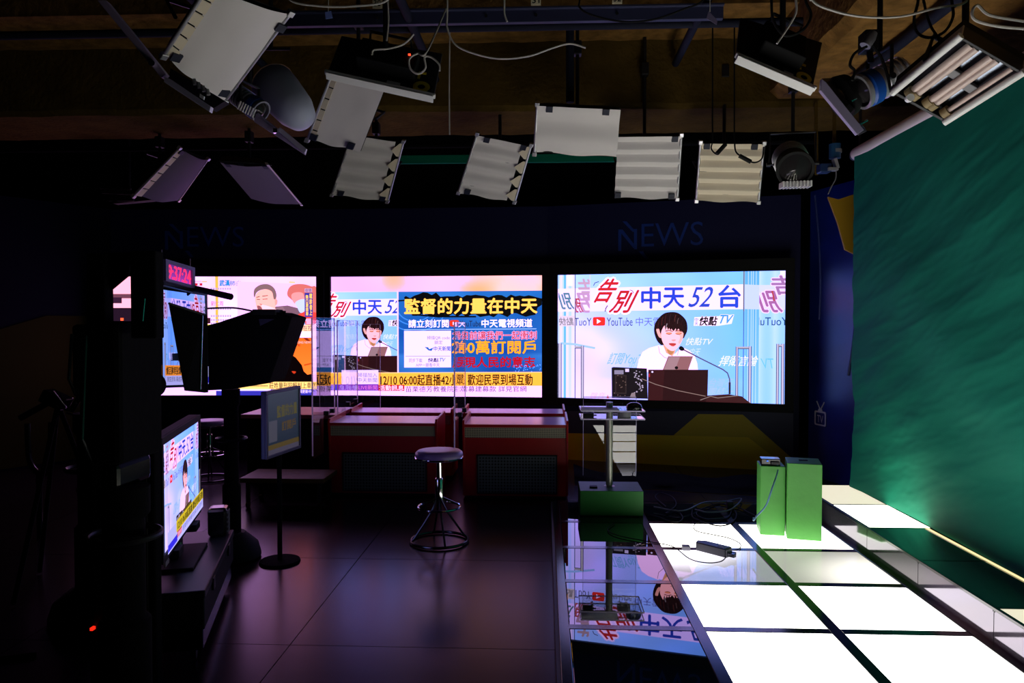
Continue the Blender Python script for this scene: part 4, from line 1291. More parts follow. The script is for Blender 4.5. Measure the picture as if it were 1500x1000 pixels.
def ceil_z(x, y):
    if x > 1.9 and y < 6.2: return 3.47
    if 6.15 < y < 7.08: return 3.40
    if 5.45 < y <= 6.15: return 3.94
    return 4.26
def bil(q, s, t):
    a = q[0].lerp(q[1], s); b2 = q[3].lerp(q[2], s)
    return a.lerp(b2, t)
def light_panel(label, pxs, deps, thick=.12, teeth=None, bulge=.0, bands=0, tabs=((.1, 0), (.9, 0)), top_hang=True, rails=(0, 1), cloth=None, rail_m=None, grp='hanging soft light panels', louv=None, tube_end=False):
    if isinstance(deps, tuple) and isinstance(deps[1], (tuple, list)):
        Yc_, nn = deps
        nn = Vector(nn).normalized()
        cpx = (sum(p[0] for p in pxs) / 4, sum(p[1] for p in pxs) / 4)
        cc_ = at(*cpx, Y=Yc_)
        q = []
        for (x, y) in pxs:
            d = CR @ Vector(((x - 750) / F, (500 - y) / F, -1))
            q.append(CO + d * ((cc_ - CO).dot(nn) / d.dot(nn)))
    else:
        q = [at(x, y, Y=d) for (x, y), d in zip(pxs, deps)]
    c = sum(q, Vector()) / 4
    n = (q[1] - q[0]).cross(q[3] - q[0]).normalized()
    if n.dot(CO - c) < 0:
        n = -n
    t = thing('studio_softbox', label, 'studio light', tuple(c), grp)
    us = (q[1] - q[0]).length
    # housing: shallow tapered tray behind
    hb = [p + n * -.012 for p in q]
    ins = [c + (p - c) * .8 - n * thick for p in q]
    mb = MB().add(hb + ins, [(0, 1, 5, 4), (1, 2, 6, 5), (2, 3, 7, 6), (3, 0, 4, 7), (4, 5, 6, 7), (3, 2, 1, 0)])
    add('housing', mb, M_black, t)
    seed = abs(hash(label[:3])) % 7 if False else len(label)
    s0, s1 = (0.0, 1.0)
    if teeth == 'right' or louv == 'right': s1 = .86
    if teeth == 'left' or louv == 'left': s0 = .12
    def fn(s, tt):
        p = bil(q, s0 + (s1 - s0) * s, tt)
        w = 0
        if bands:
            w = .015 * math.cos(tt * bands * 2 * math.pi)
        w += .006 * noise.noise(Vector((s * 3 + seed, tt * 3, seed)))
        # slack hem
        hem = .007 * math.sin(s * 9 + seed) * (1 if tt > .98 else 0)
        dn = (q[3] - q[0]).normalized()
        return p + n * (.006 + w + bulge * 4 * s * (1 - s) * 1.0) + dn * hem
    mb = MB().grid(fn, 24, 30)
    add('diffuser', mb, cloth or M_cloth, t, smooth=True)
    for side in ((teeth or louv),) if (teeth or louv) else ():
        lo, hi = (.86, .985) if side == 'right' else (.015, .13)
        mb = MB()
        if teeth:
            k = 4
            inner, outer = (lo - .04, hi) if side == 'right' else (hi, lo)
            for i in range(k):
                a, b2 = i / k, (i + 1) / k
                m1 = a + (b2 - a) * .5
                pts = [bil(q, outer, a + .02), bil(q, outer * .75 + inner * .25, a + .02), bil(q, inner, m1 + .02), bil(q, outer * .75 + inner * .25, b2 - .02), bil(q, outer, b2 - .02)]
                mb.prism([p + n * .012 for p in pts], n * .006)
            add('scalloped_reflector', mb, M_cream, t)
        else:
            k = 6
            for i in range(k):
                a, b2 = i / k + .01, (i + 1) / k - .01
                mb.prism([bil(q, lo, a) + n * .004, bil(q, hi, a) + n * .012, bil(q, hi, b2) + n * .012, bil(q, lo, b2) + n * .004], n * .005)
                lv = add('louvre_plate', mb, M_cream, t)
                mb = MB()
    rl = rail_m or M_alu
    for s in rails:
        a, b2 = bil(q, s, -.01), bil(q, s, 1.01)
        add('edge_rail', MB().cyl(a + n * .004, b2 + n * .004, .010, n=10), rl, t, smooth=True)
        for p in (a, b2):
            add('corner_cap', MB().obox(p + n * .004, ((q[1] - q[0]), (q[3] - q[0]), n), (.016, .016, .016)), rl, t, .003)
    du = (q[1] - q[0]).normalized(); dv_ = (q[3] - q[0]).normalized()
    for s, tt in tabs:
        p = bil(q, s, tt)
        sg = 1 if tt < .5 else -1
        add('tape_tab', MB().obox(p + n * .016 + dv_ * .022 * sg, (du, dv_, n), (.024, .022, .010)), M_tape, t)
    if top_hang:
        ctr = c - n * (thick + .02)
        y = MB().tube([c + (q[0] - q[1]) * .5 - n * .08, c + (q[0] - q[1]) * .52 - n * (thick + .12), c + (q[1] - q[0]) * .52 - n * (thick + .12), c + (q[1] - q[0]) * .5 - n * .08], .010)
        add('yoke', y, M_steel, t)
        topz = GZ + .05
        topc = ceil_z(c.x, c.y)
        topz = min(topz, topc - .1)
        p = c - n * (thick + .12)
        add('hanging_rod', MB().cyl(p, (p.x, p.y, topc), .014, n=12), M_steel, t, smooth=True)
        add('clamp', MB().obox((p.x, p.y, topz), ((1, 0, 0), (0, 1, 0), (0, 0, 1)), (.03, .04, .05)), M_steel, t, .006)
    return t, q, n, c

light_panel('wide white light panel in the middle hanging from the upright pipe', [(787, 153), (909, 159), (903, 231), (783, 224)], (5.35, 5.35, 5.6, 5.6), bands=1.5, tabs=((.15, 0), (.83, 0)), rails=(0,))
light_panel('tilted white light panel with toothed right edge left of the middle one', [(699, 197), (778, 213), (754, 295), (672, 281)], (6.0, 6.0, 6.3, 6.3), teeth='right', bands=4, tabs=((.2, 0), (.88, 0), (.15, 1)))
light_panel('white light panel behind the hanging cloth left of centre, toothed edge', [(516, 197), (591, 208), (568, 294), (487, 284)], (6.1, 6.1, 6.4, 6.4), teeth='right', bands=4, tabs=((.15, 1), (.9, 1)))
light_panel('ribbed white light panel just right of the middle one', [(905, 199), (998, 198), (992, 290), (900, 288)], (5.8, 5.8, 6.1, 6.1), bands=5, tabs=((.9, 0), (.05, 1), (.9, 1)), rails=(1,))
_, q5, n5, c5 = light_panel('ribbed cream light panel crossed by black cables near the spotlight', [(1026, 209), (1119, 210), (1111, 295), (1020, 293)], (5.9, 5.9, 6.15, 6.15), bands=5, tabs=((.1, 0), (.85, 0)), cloth=mat('cream_diffusion_cloth', (244, 228, 204), .8, bump=.06, bscale=5))
def vcable(label, pts, r=.007, m_=None, name='hanging_cable', up=''):
    pts = [Vector(p) for p in pts]
    if 's' in up:
        pts = [Vector((pts[0].x, pts[0].y + .03, ceil_z(pts[0].x, pts[0].y) - .0)), pts[0] + Vector((0, .01, .12))] + pts
    if 'e' in up:
        pts = pts + [pts[-1] + Vector((0, .01, .12)), Vector((pts[-1].x, pts[-1].y + .03, ceil_z(pts[-1].x, pts[-1].y)))]
    return solo(name, MB().tube(arc_pts(pts, 7), r, 6), m_ or M_cable, label, 'cable', smooth=True)
P5 = 5.78
kA = vcable('black cable with inline switch across the left of the cream light panel', [at(1044, 205, Y=P5), at(1042, 218, Y=P5), at(1051, 226, Y=P5), at(1058, 218, Y=P5), at(1066, 208, Y=P5)], .006, up='s')
kB = vcable('black cable loop across the right of the cream light panel', [at(1076, 205, Y=P5), at(1078, 222, Y=P5), at(1088, 230, Y=P5), at(1104, 238, Y=P5), at(1116, 232, Y=P5), at(1119, 215, Y=P5)], .006, up='s')
add('inline_switch', MB().cyl(at(1050, 225, Y=P5 - .02), at(1063, 211, Y=P5 - .02), .016), M_black, kA, smooth=True)
add('inline_connector', MB().cyl(at(1083, 228, Y=P5 - .02), at(1100, 237, Y=P5 - .02), .016), M_black, kB, smooth=True)

light_panel('big tilted white softbox with cream louvre plates at upper left', [(305, -22), (424, 20), (329, 147), (240, 80)], (3.75, (.45, -.38, -.75)), louv='left', bulge=.03, tabs=((.12, .97), (.9, .97), (.99, .1)), thick=.1, rails=(0, 1))
light_panel('white diffusion cloth panel hanging below the left light bank', [(486, 110), (563, 132), (528, 222), (451, 204)], (4.75, 4.75, 5.0, 5.0), louv='left', tabs=((.1, .98), (.8, .98)), rails=(0,))
light_panel('curved lilac tinted light panel low at left with dark louvres', [(262, 217), (304, 233), (262, 292), (196, 286)], (6.8, (.7, -.15, -.75)), louv='left', bulge=.05, tabs=((.1, 0),), cloth=M_cloth_shaded)
light_panel('lilac tinted curved light panel beside the low left one', [(322, 237), (392, 241), (440, 298), (368, 291)], (6.6, (.55, -.25, -.8)), bulge=.03, tabs=((.12, 0), (.4, 0), (.9, 0)), rails=(1,), cloth=M_cloth_shaded)
sl = thing('folded_light', 'stack of dim metal light strips beside the low left curved panel', 'studio light', tuple(at(175, 288, Y=6.9)))
for k, (a, b2) in enumerate((((147, 275), (192, 277)), ((150, 282), (200, 284)), ((160, 293), (196, 293)), ((166, 297), (232, 291)))):
    add('metal_strip', MB().tube([at(*a, Y=7.4), at(*b2, Y=7.3)], .012, 8), M_steel, sl)
add('housing', MB().prism([at(150, 277, Y=7.45), at(225, 280, Y=7.45), at(232, 292, Y=7.45), at(165, 298, Y=7.45)], (0, .1, 0)), M_black, sl)
add('hanging_rod', MB().cyl(at(190, 280, Y=7.5), at(190, 280, Y=7.5) + Vector((0, 0, 1.33)), .012), M_steel, sl)

# lower barn doors of the big softbox: strip and arm
bs = thing('barn_door_set', 'lilac lit barn door strip and long arm under the big softbox', 'barn doors', tuple(at(275, 135, Y=3.5)))
add('strip', MB().prism([at(240, 112, Y=3.5), at(250, 116, Y=3.5), at(309, 156, Y=3.47), at(307, 164, Y=3.47), at(240, 120, Y=3.5)], (0, .03, 0)), M_lilac_metal, bs, .003)
add('arm', MB().prism([at(142, 0, Y=3.5), at(155, 0, Y=3.5), at(243, 108, Y=3.51), at(236, 114, Y=3.51)], (0, .04, 0)), mat('purple_grey_steel', (170, 150, 188), .5), bs, .003)
add('hinge', MB().cyl(at(222, 92, Y=3.48), at(222, 92, Y=3.53), .014), M_chrome, bs, smooth=True)
add('housing', MB().prism([at(250, 100, Y=3.55), at(330, 148, Y=3.55), at(310, 160, Y=3.55), at(246, 118, Y=3.55)], (0, .05, 0)), M_black, bs)
for k in range(4):
    x, y = 284 + k * 6.5, 119 + k * 5
    add('tube_pin', MB().cyl(at(x, y - 3, Y=3.5), at(x + 2, y + 5, Y=3.5), .009), M_alu, bs, smooth=True)
add('label_plate', MB().prism([at(293, 137, Y=3.48), at(299, 141, Y=3.48), at(298, 146, Y=3.48), at(292, 142, Y=3.48)], (0, .01, 0)), M_paper, bs)

# light banks seen from behind
def light_bank(label, bar, top, Y, badge, lab, extras=True):
    a, b2 = at(*bar[0], Y=Y), at(*bar[1], Y=Y)
    t = thing('light_bank', label, 'studio light', tuple((a + b2) / 2), 'fluorescent light banks seen from behind')
    c0_, c1_ = at(*top[0], Y=Y + .25), at(*top[1], Y=Y + .25)
    nrm = (b2 - a).cross(c0_ - a).normalized()
    if nrm.dot(CO - a) < 0: nrm = -nrm
    add('housing', MB().prism([a, b2, c1_, c0_], nrm * -.02), mat('dark_grey_back_panel', (44, 42, 46), .5), t, .006)
    d = (b2 - a).normalized(); up = (c0_ - a).normalized()
    e = MB().prism([a - d * .01, b2 + d * .01, b2 + d * .01 + up * .018, a - d * .01 + up * .018], nrm * .03)
    e2 = MB().prism([a - up * .015 - nrm * .02, b2 - up * .015 - nrm * .02, b2 - up * .003 - nrm * .02, a - up * .003 - nrm * .02], nrm * .05)
    add('edge_rail', e, M_white_metal, t, .003)
    add('edge_rail', e2, M_white_metal, t, .003)
    w = (b2 - a).length
    def P(s, tt, off=.0): return a + (b2 - a) * s + (c0_ - a) * tt + nrm * off
    bx = MB().prism([P(.25, .25), P(.8, .25), P(.8, .75), P(.25, .75)], nrm * .10)
    add('ballast_box', bx, M_black, t, .01)
    add('handle', MB().tube([P(.3, .85, .02), P(.32, .85, .12), P(.7, .85, .12), P(.72, .85, .02)], .010), M_steel, t)
    bd_, bc = badge
    p = at(*bc, Y=Y + .1)
    pp = P(.88, .2, .0)
    # badge on the back panel near its right end
    s_ = .055 * bd_
    cc = P(.87, .17, .005)
    bk = add('badge', MB().lathe(cc, [(s_ * 1.25, 0), (s_ * 1.25, .006), (0, .006)], nrm, 28), M_black, t)
    add('badge_ring', MB().lathe(cc + nrm * .007, [(s_ * .42, 0), (s_ * .95, 0), (s_ * .95, .004), (s_ * .42, .004), (s_ * .42, 0)], nrm, 28), M_yellow, t, label='yellow letter O')
    dF = (c0_ - a).normalized()
    o_ = cc + dF * s_ * 1.35 - d * s_ * .7
    fm = MB().prism([o_ + nrm * .006, o_ + d * .016 + nrm * .006, o_ + d * .016 + dF * s_ * 1.3 + nrm * .006, o_ + dF * s_ * 1.3 + nrm * .006], nrm * .004)
    fm.prism([o_ + dF * s_ * .95 + nrm * .006, o_ + d * s_ * .9 + dF * s_ * .95 + nrm * .006, o_ + d * s_ * .9 + dF * s_ * 1.3 + nrm * .006, o_ + dF * s_ * 1.3 + nrm * .006], nrm * .004)
    add('badge_letter', fm, M_yellow, t, label='yellow letter F')
    lp = P(*lab, .006)
    add('label_plate', MB().prism([lp, lp + d * .085, lp + d * .085 + up * .028, lp + up * .028], nrm * .003), M_paper, t)
    lg = P(.78, .30, .102)
    p = P(.5, .5, .08)
    add('hanging_rod', MB().cyl(p, (p.x, p.y + .02, ceil_z(p.x, p.y)), .016), M_steel, t, smooth=True)
    return t, P, nrm
lb1, P1, n1 = light_bank('fluorescent light bank with white edge rail and round yellow badge left of centre', ((478, 110), (635, 145)), ((500, 52), (648, 78)), 4.55, (1.0, (617, 118)), (.55, .10))
add('red_indicator', MB().obox(P1(.72, .55, .105), ((1, 0, 0), (0, 1, 0), (0, 0, 1)), (.007, .007, .005)), mat('red_led', (255, 70, 40), emit=2.0), lb1, label='glowing red indicator')
lb2, P2, n2 = light_bank('fluorescent light bank with white edge rail near the green backdrop', ((1078, 86), (1190, 134)), ((1085, 25), (1205, 62)), 4.1, (.85, (1178, 108)), (.62, .10))

# open fluorescent fixture at upper right
ofq = [at(1407, 53, Y=3.45), at(1499, 106, Y=3.45), at(1384, 179, Y=3.75), at(1307, 136, Y=3.75)]
oc = sum(ofq, Vector()) / 4
on = (ofq[1] - ofq[0]).cross(ofq[3] - ofq[0]).normalized()
if on.dot(CO - oc) < 0: on = -on
of = thing('open_tube_light', 'open fluorescent fixture with bare pale tubes above the green backdrop', 'studio light', tuple(oc))
add('housing', MB().prism([p - on * .10 for p in [oc + (p - oc) * 1.0 for p in ofq]], on * -.06), M_black, of)
add('reflector', MB().prism([p - on * .06 for p in [oc + (p - oc) * .94 for p in ofq]], on * -.03), M_reflector, of, .004)
for s in (0, 1):
    a, b2 = bil(ofq, s, -.01), bil(ofq, s, 1.01)
    add('edge_rail', MB().cyl(a, b2, .017, n=14), M_white_metal, of, smooth=True)
    aa = MB().prism([a, b2, b2 - on * .1, a - on * .1], (ofq[1] - ofq[0]).normalized() * (.006 if s == 0 else -.006))
    add('side_wall', aa, M_alu, of)
for tt in (0, 1):
    a, b2 = bil(ofq, 0, tt), bil(ofq, 1, tt)
    add('end_plate', MB().prism([a, b2, b2 - on * .11, a - on * .11], (ofq[3] - ofq[0]).normalized() * (.012 if tt == 0 else -.012)), M_steel, of, .002)
for s in (.22, .31, .55, .64, .88):
    a, b2 = bil(ofq, s, .05) - on * .02, bil(ofq, s, .86) - on * .02
    tb = add('fluorescent_tube', MB().cyl(a, b2, .018 if s < .8 else .012, n=14), M_tube, of, smooth=True)
    add('socket', MB().cyl(bil(ofq, s, .86) - on * .02, bil(ofq, s, .95) - on * .02, .026, n=14), mat('tan_socket', (150, 128, 90), .6), tb, smooth=True)
for s, tt in ((.43, .45), (.76, .5)):
    add('bracket', MB().obox(bil(ofq, s, tt) - on * .035, ((ofq[1] - ofq[0]), (ofq[3] - ofq[0]), on), (.03, .02, .014)), M_grey, of, .003)
add('knob', MB().lathe(at(1332, 144, Y=3.7), [(0, .015), (.016, .015), (.018, 0), (.018, -.015), (0, -.015)], (0, 1, 0)), M_white_metal, of, smooth=True)
vent = MB()
for k in range(5):
    c_ = bil(ofq, .1 + .2 * k, 1.02) - on * .05
    vent.obox(c_, ((ofq[1] - ofq[0]), (ofq[3] - ofq[0]), on), (.035, .004, .03))
add('scalloped_reflector', vent, M_steel, of)
yk = MB().tube([bil(ofq, -.02, .5) - on * .05, bil(ofq, -.03, .45) - on * .25, bil(ofq, 1.03, .4) - on * .25, bil(ofq, 1.02, .5) - on * .05], .012)
add('yoke', yk, M_steel, of)
p = bil(ofq, .5, .42) - on * .25
add('hanging_rod', MB().cyl(p, (p.x, p.y, 3.45), .016), M_steel, of, smooth=True)

# spotlights
def spot(label, pos, aim, R=.11, L=.3, body=None, band=None, doors=True, cat='spotlight', door_m=None, lens=None):
    pos, aim = Vector(pos), Vector(aim).normalized()
    t = thing('spotlight', label, cat, tuple(pos), 'round studio spotlights')
    side = aim.cross(Vector((0, 0, 1))).normalized(); up = side.cross(aim).normalized()
    body = body or M_black
    add('lamp_body', MB().lathe(pos, [(0, -L * .6), (R * .7, -L * .6), (R * .9, -L * .45), (R, -L * .2), (R, L * .35), (R * 1.12, L * .37), (R * 1.12, L * .45), (R * .95, L * .45), (R * .95, L * .36), (0, L * .36)], aim, 32), body, t, smooth=True)
    add('lens', MB().lathe(pos + aim * L * .365, [(R * .93, 0), (R * .6, .02), (0, .034)], aim, 32), lens or M_lens, t, smooth=True)
    for k in range(5):
        h = -L * .5 + k * L * .11
        add('cooling_fin', MB().lathe(pos, [(R * .8, h), (R * 1.08, h), (R * 1.08, h + .008), (R * .8, h + .008)], aim, 24), M_alu, t)
    if band:
        add('coloured_band', MB().lathe(pos, [(R * 1.0, L * .10), (R * 1.14, L * .12), (R * 1.14, L * .30), (R * 1.0, L * .34)], aim, 32), band, t, smooth=True)
    if doors:
        for k, (dd, ww) in enumerate(((up, side), (-up, side), (side, up), (-side, up))):
            o = pos + aim * L * .46 + dd * R * 1.15
            out = (aim * .8 + dd * .6).normalized()
            w0, w1 = R * .9, R * 1.3
            add('barn_door', MB().prism([o + ww * w0, o - ww * w0, o - ww * w1 + out * R * 1.5, o + ww * w1 + out * R * 1.5], dd * .006), door_m or M_black, t)
    yk = MB().tube([pos + side * R * 1.1, pos + side * R * 1.35, pos + side * R * 1.35 + Vector((0, 0, R * 1.9)), pos - side * R * 1.35 + Vector((0, 0, R * 1.9)), pos - side * R * 1.35, pos - side * R * 1.1], .010)
    add('yoke', yk, M_steel, t)
    tp = pos + Vector((0, 0, R * 1.9))
    add('hanging_rod', MB().cyl(tp, (tp.x, tp.y, ceil_z(tp.x, tp.y)), .014), M_steel, t, smooth=True)
    add('clamp', MB().obox(tp + Vector((0, 0, .36)), ((1, 0, 0), (0, 1, 0), (0, 0, 1)), (.03, .035, .05)), M_steel, t, .006)
    for s in (1, -1):
        add('tilt_knob', MB().cyl(pos + side * s * R * 1.3, pos + side * s * R * 1.55, .016), M_steel, t, smooth=True)
    return t, side, up
sp1, sd, up_ = spot('black round spotlight facing the room left of the roller end', at(1161, 240, Y=5.9), (-.12, -.8, -.45), .125, .32, doors=False)
fins = MB()
p = at(1161, 240, Y=5.9) + Vector((0, -.02, -.165))
for k in range(9):
    fins.obox(p + sd * (-.10 + .025 * k) + Vector((0, -.05, -.01)), (sd, (0, 0, 1), (0, 1, 0)), (.006, .022, .05))
add('heat_sink', fins, M_white_metal, sp1)
sp2, _, _ = spot('silver and blue spotlight under the right girder beside the open fixture', at(1288, 122, Y=4.0), (-.85, -.1, -.42), .082, .26, body=M_alu, band=M_blue, doors=False)
# its barn door frame, folded open
bf = thing('barn_doors', 'pale edged barn door frame hanging left of the silver and blue spotlight', 'barn doors', tuple(at(1235, 145, Y=3.95)))
Yb = 3.95
add('door_edge', MB().prism([at(1204, 115, Y=Yb), at(1210, 120, Y=Yb), at(1266, 190, Y=Yb), at(1256, 197, Y=Yb), at(1202, 132, Y=Yb)], (0, .03, 0)), mat('pale_lilac_metal', (150, 140, 170), .35), bf, .003)
add('door_leaf', MB().prism([at(1204, 115, Y=Yb + .02), at(1216, 114, Y=Yb + .12), at(1247, 150, Y=Yb + .12), at(1255, 154, Y=Yb + .12), at(1240, 168, Y=Yb + .02)], (0, .01, 0)), mat('dark_taupe_metal', (62, 54, 56), .5), bf)
add('door_leaf', MB().prism([at(1232, 162, Y=Yb + .01), at(1246, 151, Y=Yb + .08), at(1256, 155, Y=Yb + .08), at(1240, 172, Y=Yb + .01)], (0, .01, 0)), M_grey, bf)
add('door_leaf', MB().prism([at(1256, 188, Y=Yb + .01), at(1262, 181, Y=Yb + .06), at(1270, 192, Y=Yb + .03), at(1258, 198, Y=Yb)], (0, .01, 0)), M_grey, bf)
add('mounting_ring', MB().lathe(at(1243, 138, Y=Yb + .14), [(.06, 0), (.11, .0), (.12, .05), (.06, .06)], (-.85, -.1, -.42), 28), M_black, bf, smooth=True)
add('spring_clip', MB().tube([at(1247, 148, Y=Yb), at(1254, 144, Y=Yb)], .006).tube([at(1259, 182, Y=Yb), at(1271, 176, Y=Yb)], .006), M_chrome, bf)
sp3, _, _ = spot('small spotlight with blue band and ribbed silver heat sink below the big softbox', at(366, 152, Y=4.35), (.62, -.2, -.45), .06, .22, body=M_grey, band=M_blue, doors=False)
rs = MB()
for k in range(7):
    rs.add([], [])
    a = at(353 + k * 3.6, 148 + k * 2.0, Y=4.25); b2 = at(348 + k * 3.6, 160 + k * 2.0, Y=4.25)
    rs.tube([a, b2], .005, 6)
add('heat_sink', rs, M_white_metal, sp3)
bw = thing('lamp_flap', 'long lilac barn door blade pointing down from the small left spotlight', 'barn doors', tuple(at(415, 195, Y=4.25)))
add('blade', MB().prism([at(374, 167, Y=4.25), at(378, 165, Y=4.25), at(408, 190, Y=4.25), at(449, 220, Y=4.2), at(447, 227, Y=4.2), at(372, 178, Y=4.25)], (0, .012, 0)), mat('lilac_metal', (190, 170, 214), .45), bw, .002)
add('strip', MB().prism([at(405, 190, Y=4.22), at(410, 186, Y=4.22), at(449, 218, Y=4.17), at(446, 225, Y=4.17)], (0, .02, 0)), M_lilac_metal, bw, .003)
add('clip', MB().obox(at(404, 192, Y=4.2), ((1, 0, 0), (0, 1, 0), (0, 0, 1)), (.012, .012, .012)), M_chrome, bw)
# grey snoot
a, b2 = at(400, 124, Y=4.85), at(440, 170, Y=4.68)
ax = (b2 - a)
sn = thing('lamp_snoot', 'smooth grey tapered lamp hood between the big softbox and hanging cloth', 'lamp', tuple((a + b2) / 2))
Ls = ax.length
add('hood_shell', MB().lathe(a, [(.145, 0), (.147, .01), (.143, Ls * .3), (.125, Ls * .8), (.095, Ls * 1.05), (.045, Ls * 1.15), (0, Ls * 1.17)], ax, 40), M_greylamp, sn, smooth=True)
add('inner_drum', MB().lathe(a, [(.139, -.002), (.135, .02), (0, .02)], ax, 40), M_black, sn, smooth=True)
add('lamp_rim', MB().ring(a, .144, .006, ax), mat('tan_rim', (170, 130, 110), .5), sn, smooth=True)
add('yoke', MB().tube([a + Vector((-.14, 0, 0)), a + Vector((-.16, .05, .25)), a + Vector((.1, .05, .25))], .010), M_steel, sn)
add('hanging_rod', MB().cyl(a + Vector((-.03, .05, .25)), a + Vector((-.03, .05, 1.3)), .014), M_steel, sn, smooth=True)

# hoists beside the roller
mt = thing('roller_motor', 'blue roller motor with silver bracket at the far end of the backdrop tube', 'motor', tuple(at(1222, 236, Y=6.1)))
Ym = 6.12
add('motor_drum', MB().cyl(at(1223, 211, Y=Ym), at(1223, 232, Y=Ym), .045), mat('motor_blue', (26, 70, 110), .4), mt, smooth=True)
add('drum_band', MB().cyl(at(1224, 219, Y=Ym), at(1224, 224, Y=Ym), .047), M_grey, mt, smooth=True)
add('gearbox', MB().obox(at(1207, 247, Y=Ym), ((1, 0, 0), (0, 1, 0), (0, 0, 1)), (.045, .05, .035)), mat('gearbox_blue', (24, 48, 92), .4), mt, .008)
add('bracket', MB().obox(at(1219, 248, Y=Ym - .04), ((1, 0, 0), (0, 1, 0), (0, 0, 1)), (.04, .03, .012)).obox(at(1224, 240, Y=Ym - .04), ((1, 0, .3), (0, 1, 0), (-.3, 0, 1)), (.012, .03, .04)), M_alu, mt, .002)
add('hanging_strap', MB().prism([at(1193, 150, Y=Ym + .05), at(1198, 150, Y=Ym + .05), at(1199, 256, Y=Ym + .05), at(1194, 256, Y=Ym + .05)], (0, .01, 0)), M_brown2, mt)
add('hanging_strap', MB().prism([at(1220, 150, Y=Ym + .05), at(1225, 150, Y=Ym + .05), at(1225, 212, Y=Ym + .05), at(1220, 212, Y=Ym + .05)], (0, .01, 0)), M_brown2, mt)
vcable('thin cable dangling below the roller motor', [at(1225, 250, Y=6.0), at(1224, 262, Y=6.0), at(1217, 275, Y=6.0), at(1213, 284, Y=6.0)], .005, M_grey)

# loose cables of the rig
Yc = 4.7
vcable('long white cable sagging between the numbered rail and the upright pipe', [at(655, 40, Y=Yc), at(668, 66, Y=Yc), at(700, 80, Y=Yc), at(735, 86, Y=Yc), at(775, 82, Y=Yc), at(810, 70, Y=Yc), at(835, 64, Y=Yc), at(858, 70, Y=Yc)], .006, M_wcable, up='s')
vcable('white cable drooping from the top edge toward the first number tag', [at(425, 0, Y=4.2), at(470, 9, Y=4.2), at(520, 9, Y=4.2), at(566, 1, Y=4.2)], .006, M_wcable, up='se')
vcable('grey cable looping over the left light bank to the dark pipe', [at(545, 80, Y=4.4), at(548, 73, Y=4.4), at(570, 71, Y=4.4), at(592, 64, Y=4.4), at(606, 50, Y=4.4)], .006, M_wcable)
vcable('grey cable ring hanging at the right end of the left light bank', [at(640, 60, Y=4.3) + Vector((0, .4, .35)), at(625, 76, Y=4.3), at(612, 78, Y=4.3), at(600, 86, Y=4.3), at(601, 100, Y=4.3), at(612, 108, Y=4.3), at(623, 100, Y=4.3), at(622, 84, Y=4.3), at(632, 84, Y=4.3), at(643, 94, Y=4.3), at(644, 104, Y=4.3)], .006, M_wcable)
vcable('long white cord hanging straight down the concrete beam', [at(658.5, 82, Y=5.9), at(658, 130, Y=5.9), at(658.5, 197, Y=5.9)], .006, M_wcable, up='s')
vcable('thin dark cable drooping right of the upright pipe', [at(850, 12, Y=4.6), at(880, 26, Y=4.6), at(920, 32, Y=4.6), at(960, 28, Y=4.6), at(1000, 14, Y=4.6), at(1030, 0, Y=4.6)], .006, up='se')
vcable('white tie cord hanging at the left of the light bank', [at(568, 2, Y=4.6), at(569, 34, Y=4.6), at(566, 60, Y=4.6)], .006, M_wcable, up='s')
vcable('short white cord hanging below number tag thirty one', [at(739, 0, Y=4.6), at(739, 20, Y=4.6), at(743, 32, Y=4.6)], .006, M_wcable, up='s')
vcable('long white cable sweeping across the right girder', [at(1190, 0, Y=3.6), at(1225, 17, Y=3.6), at(1270, 25, Y=3.6), at(1320, 24, Y=3.6), at(1370, 12, Y=3.6), at(1415, 2, Y=3.6)], .006, M_wcable, up='se')
vcable('black cable coil hanging on the right girder', [at(1345, 0, Y=3.7), at(1339, 28, Y=3.7), at(1344, 48, Y=3.7), at(1362, 55, Y=3.7), at(1384, 46, Y=3.7), at(1396, 24, Y=3.7), at(1394, 0, Y=3.7)], .007, up='se')
vcable('black cable dropping from the coil to the open fixture', [at(1354, 5, Y=3.7), at(1362, 35, Y=3.7), at(1372, 52, Y=3.7), at(1380, 66, Y=3.7)], .006, up='s')
vcable('white cable pair leaving toward the top right corner', [at(1500, 42, Y=3.2), at(1460, 38, Y=3.2), at(1430, 30, Y=3.2), at(1424, 18, Y=3.2), at(1432, 8, Y=3.2), at(1450, 22, Y=3.2), at(1500, 31, Y=3.2)], .006, M_wcable)
vcable('black power cable draped over the silver and blue spotlight', [at(1278, 66, Y=3.85), at(1291, 85, Y=3.85), at(1300, 110, Y=3.85), at(1306, 135, Y=3.85), at(1316, 134, Y=3.85)], .007)
vcable('black cable loop left of the silver and blue spotlight', [at(1270, 68, Y=3.85), at(1252, 78, Y=3.85), at(1245, 95, Y=3.85), at(1252, 104, Y=3.85), at(1248, 118, Y=3.85)], .007)
vcable('black cables looping above the right light bank', [at(1130, 0, Y=3.9), at(1133, 30, Y=3.9), at(1150, 52, Y=3.9), at(1176, 44, Y=3.9), at(1188, 22, Y=3.9), at(1180, 0, Y=3.9)], .007, up='se')
vcable('white cord crossing in front of the right light bank', [at(1166, 0, Y=3.85), at(1166, 18, Y=3.85), at(1157, 36, Y=3.85), at(1138, 64, Y=3.85)], .006, M_wcable, up='s')
solo('pipe_clamp', MB().obox(at(1272, 62, Y=4.0), ((1, 0, 0), (0, 1, 0), (0, 0, 1)), (.035, .05, .05)).cyl(at(1272, 66, Y=4.0), at(1276, 92, Y=4.0), .016), M_steel, 'dark clamp holding the silver and blue spotlight to the girder pipe', 'clamp', bevel=.006)
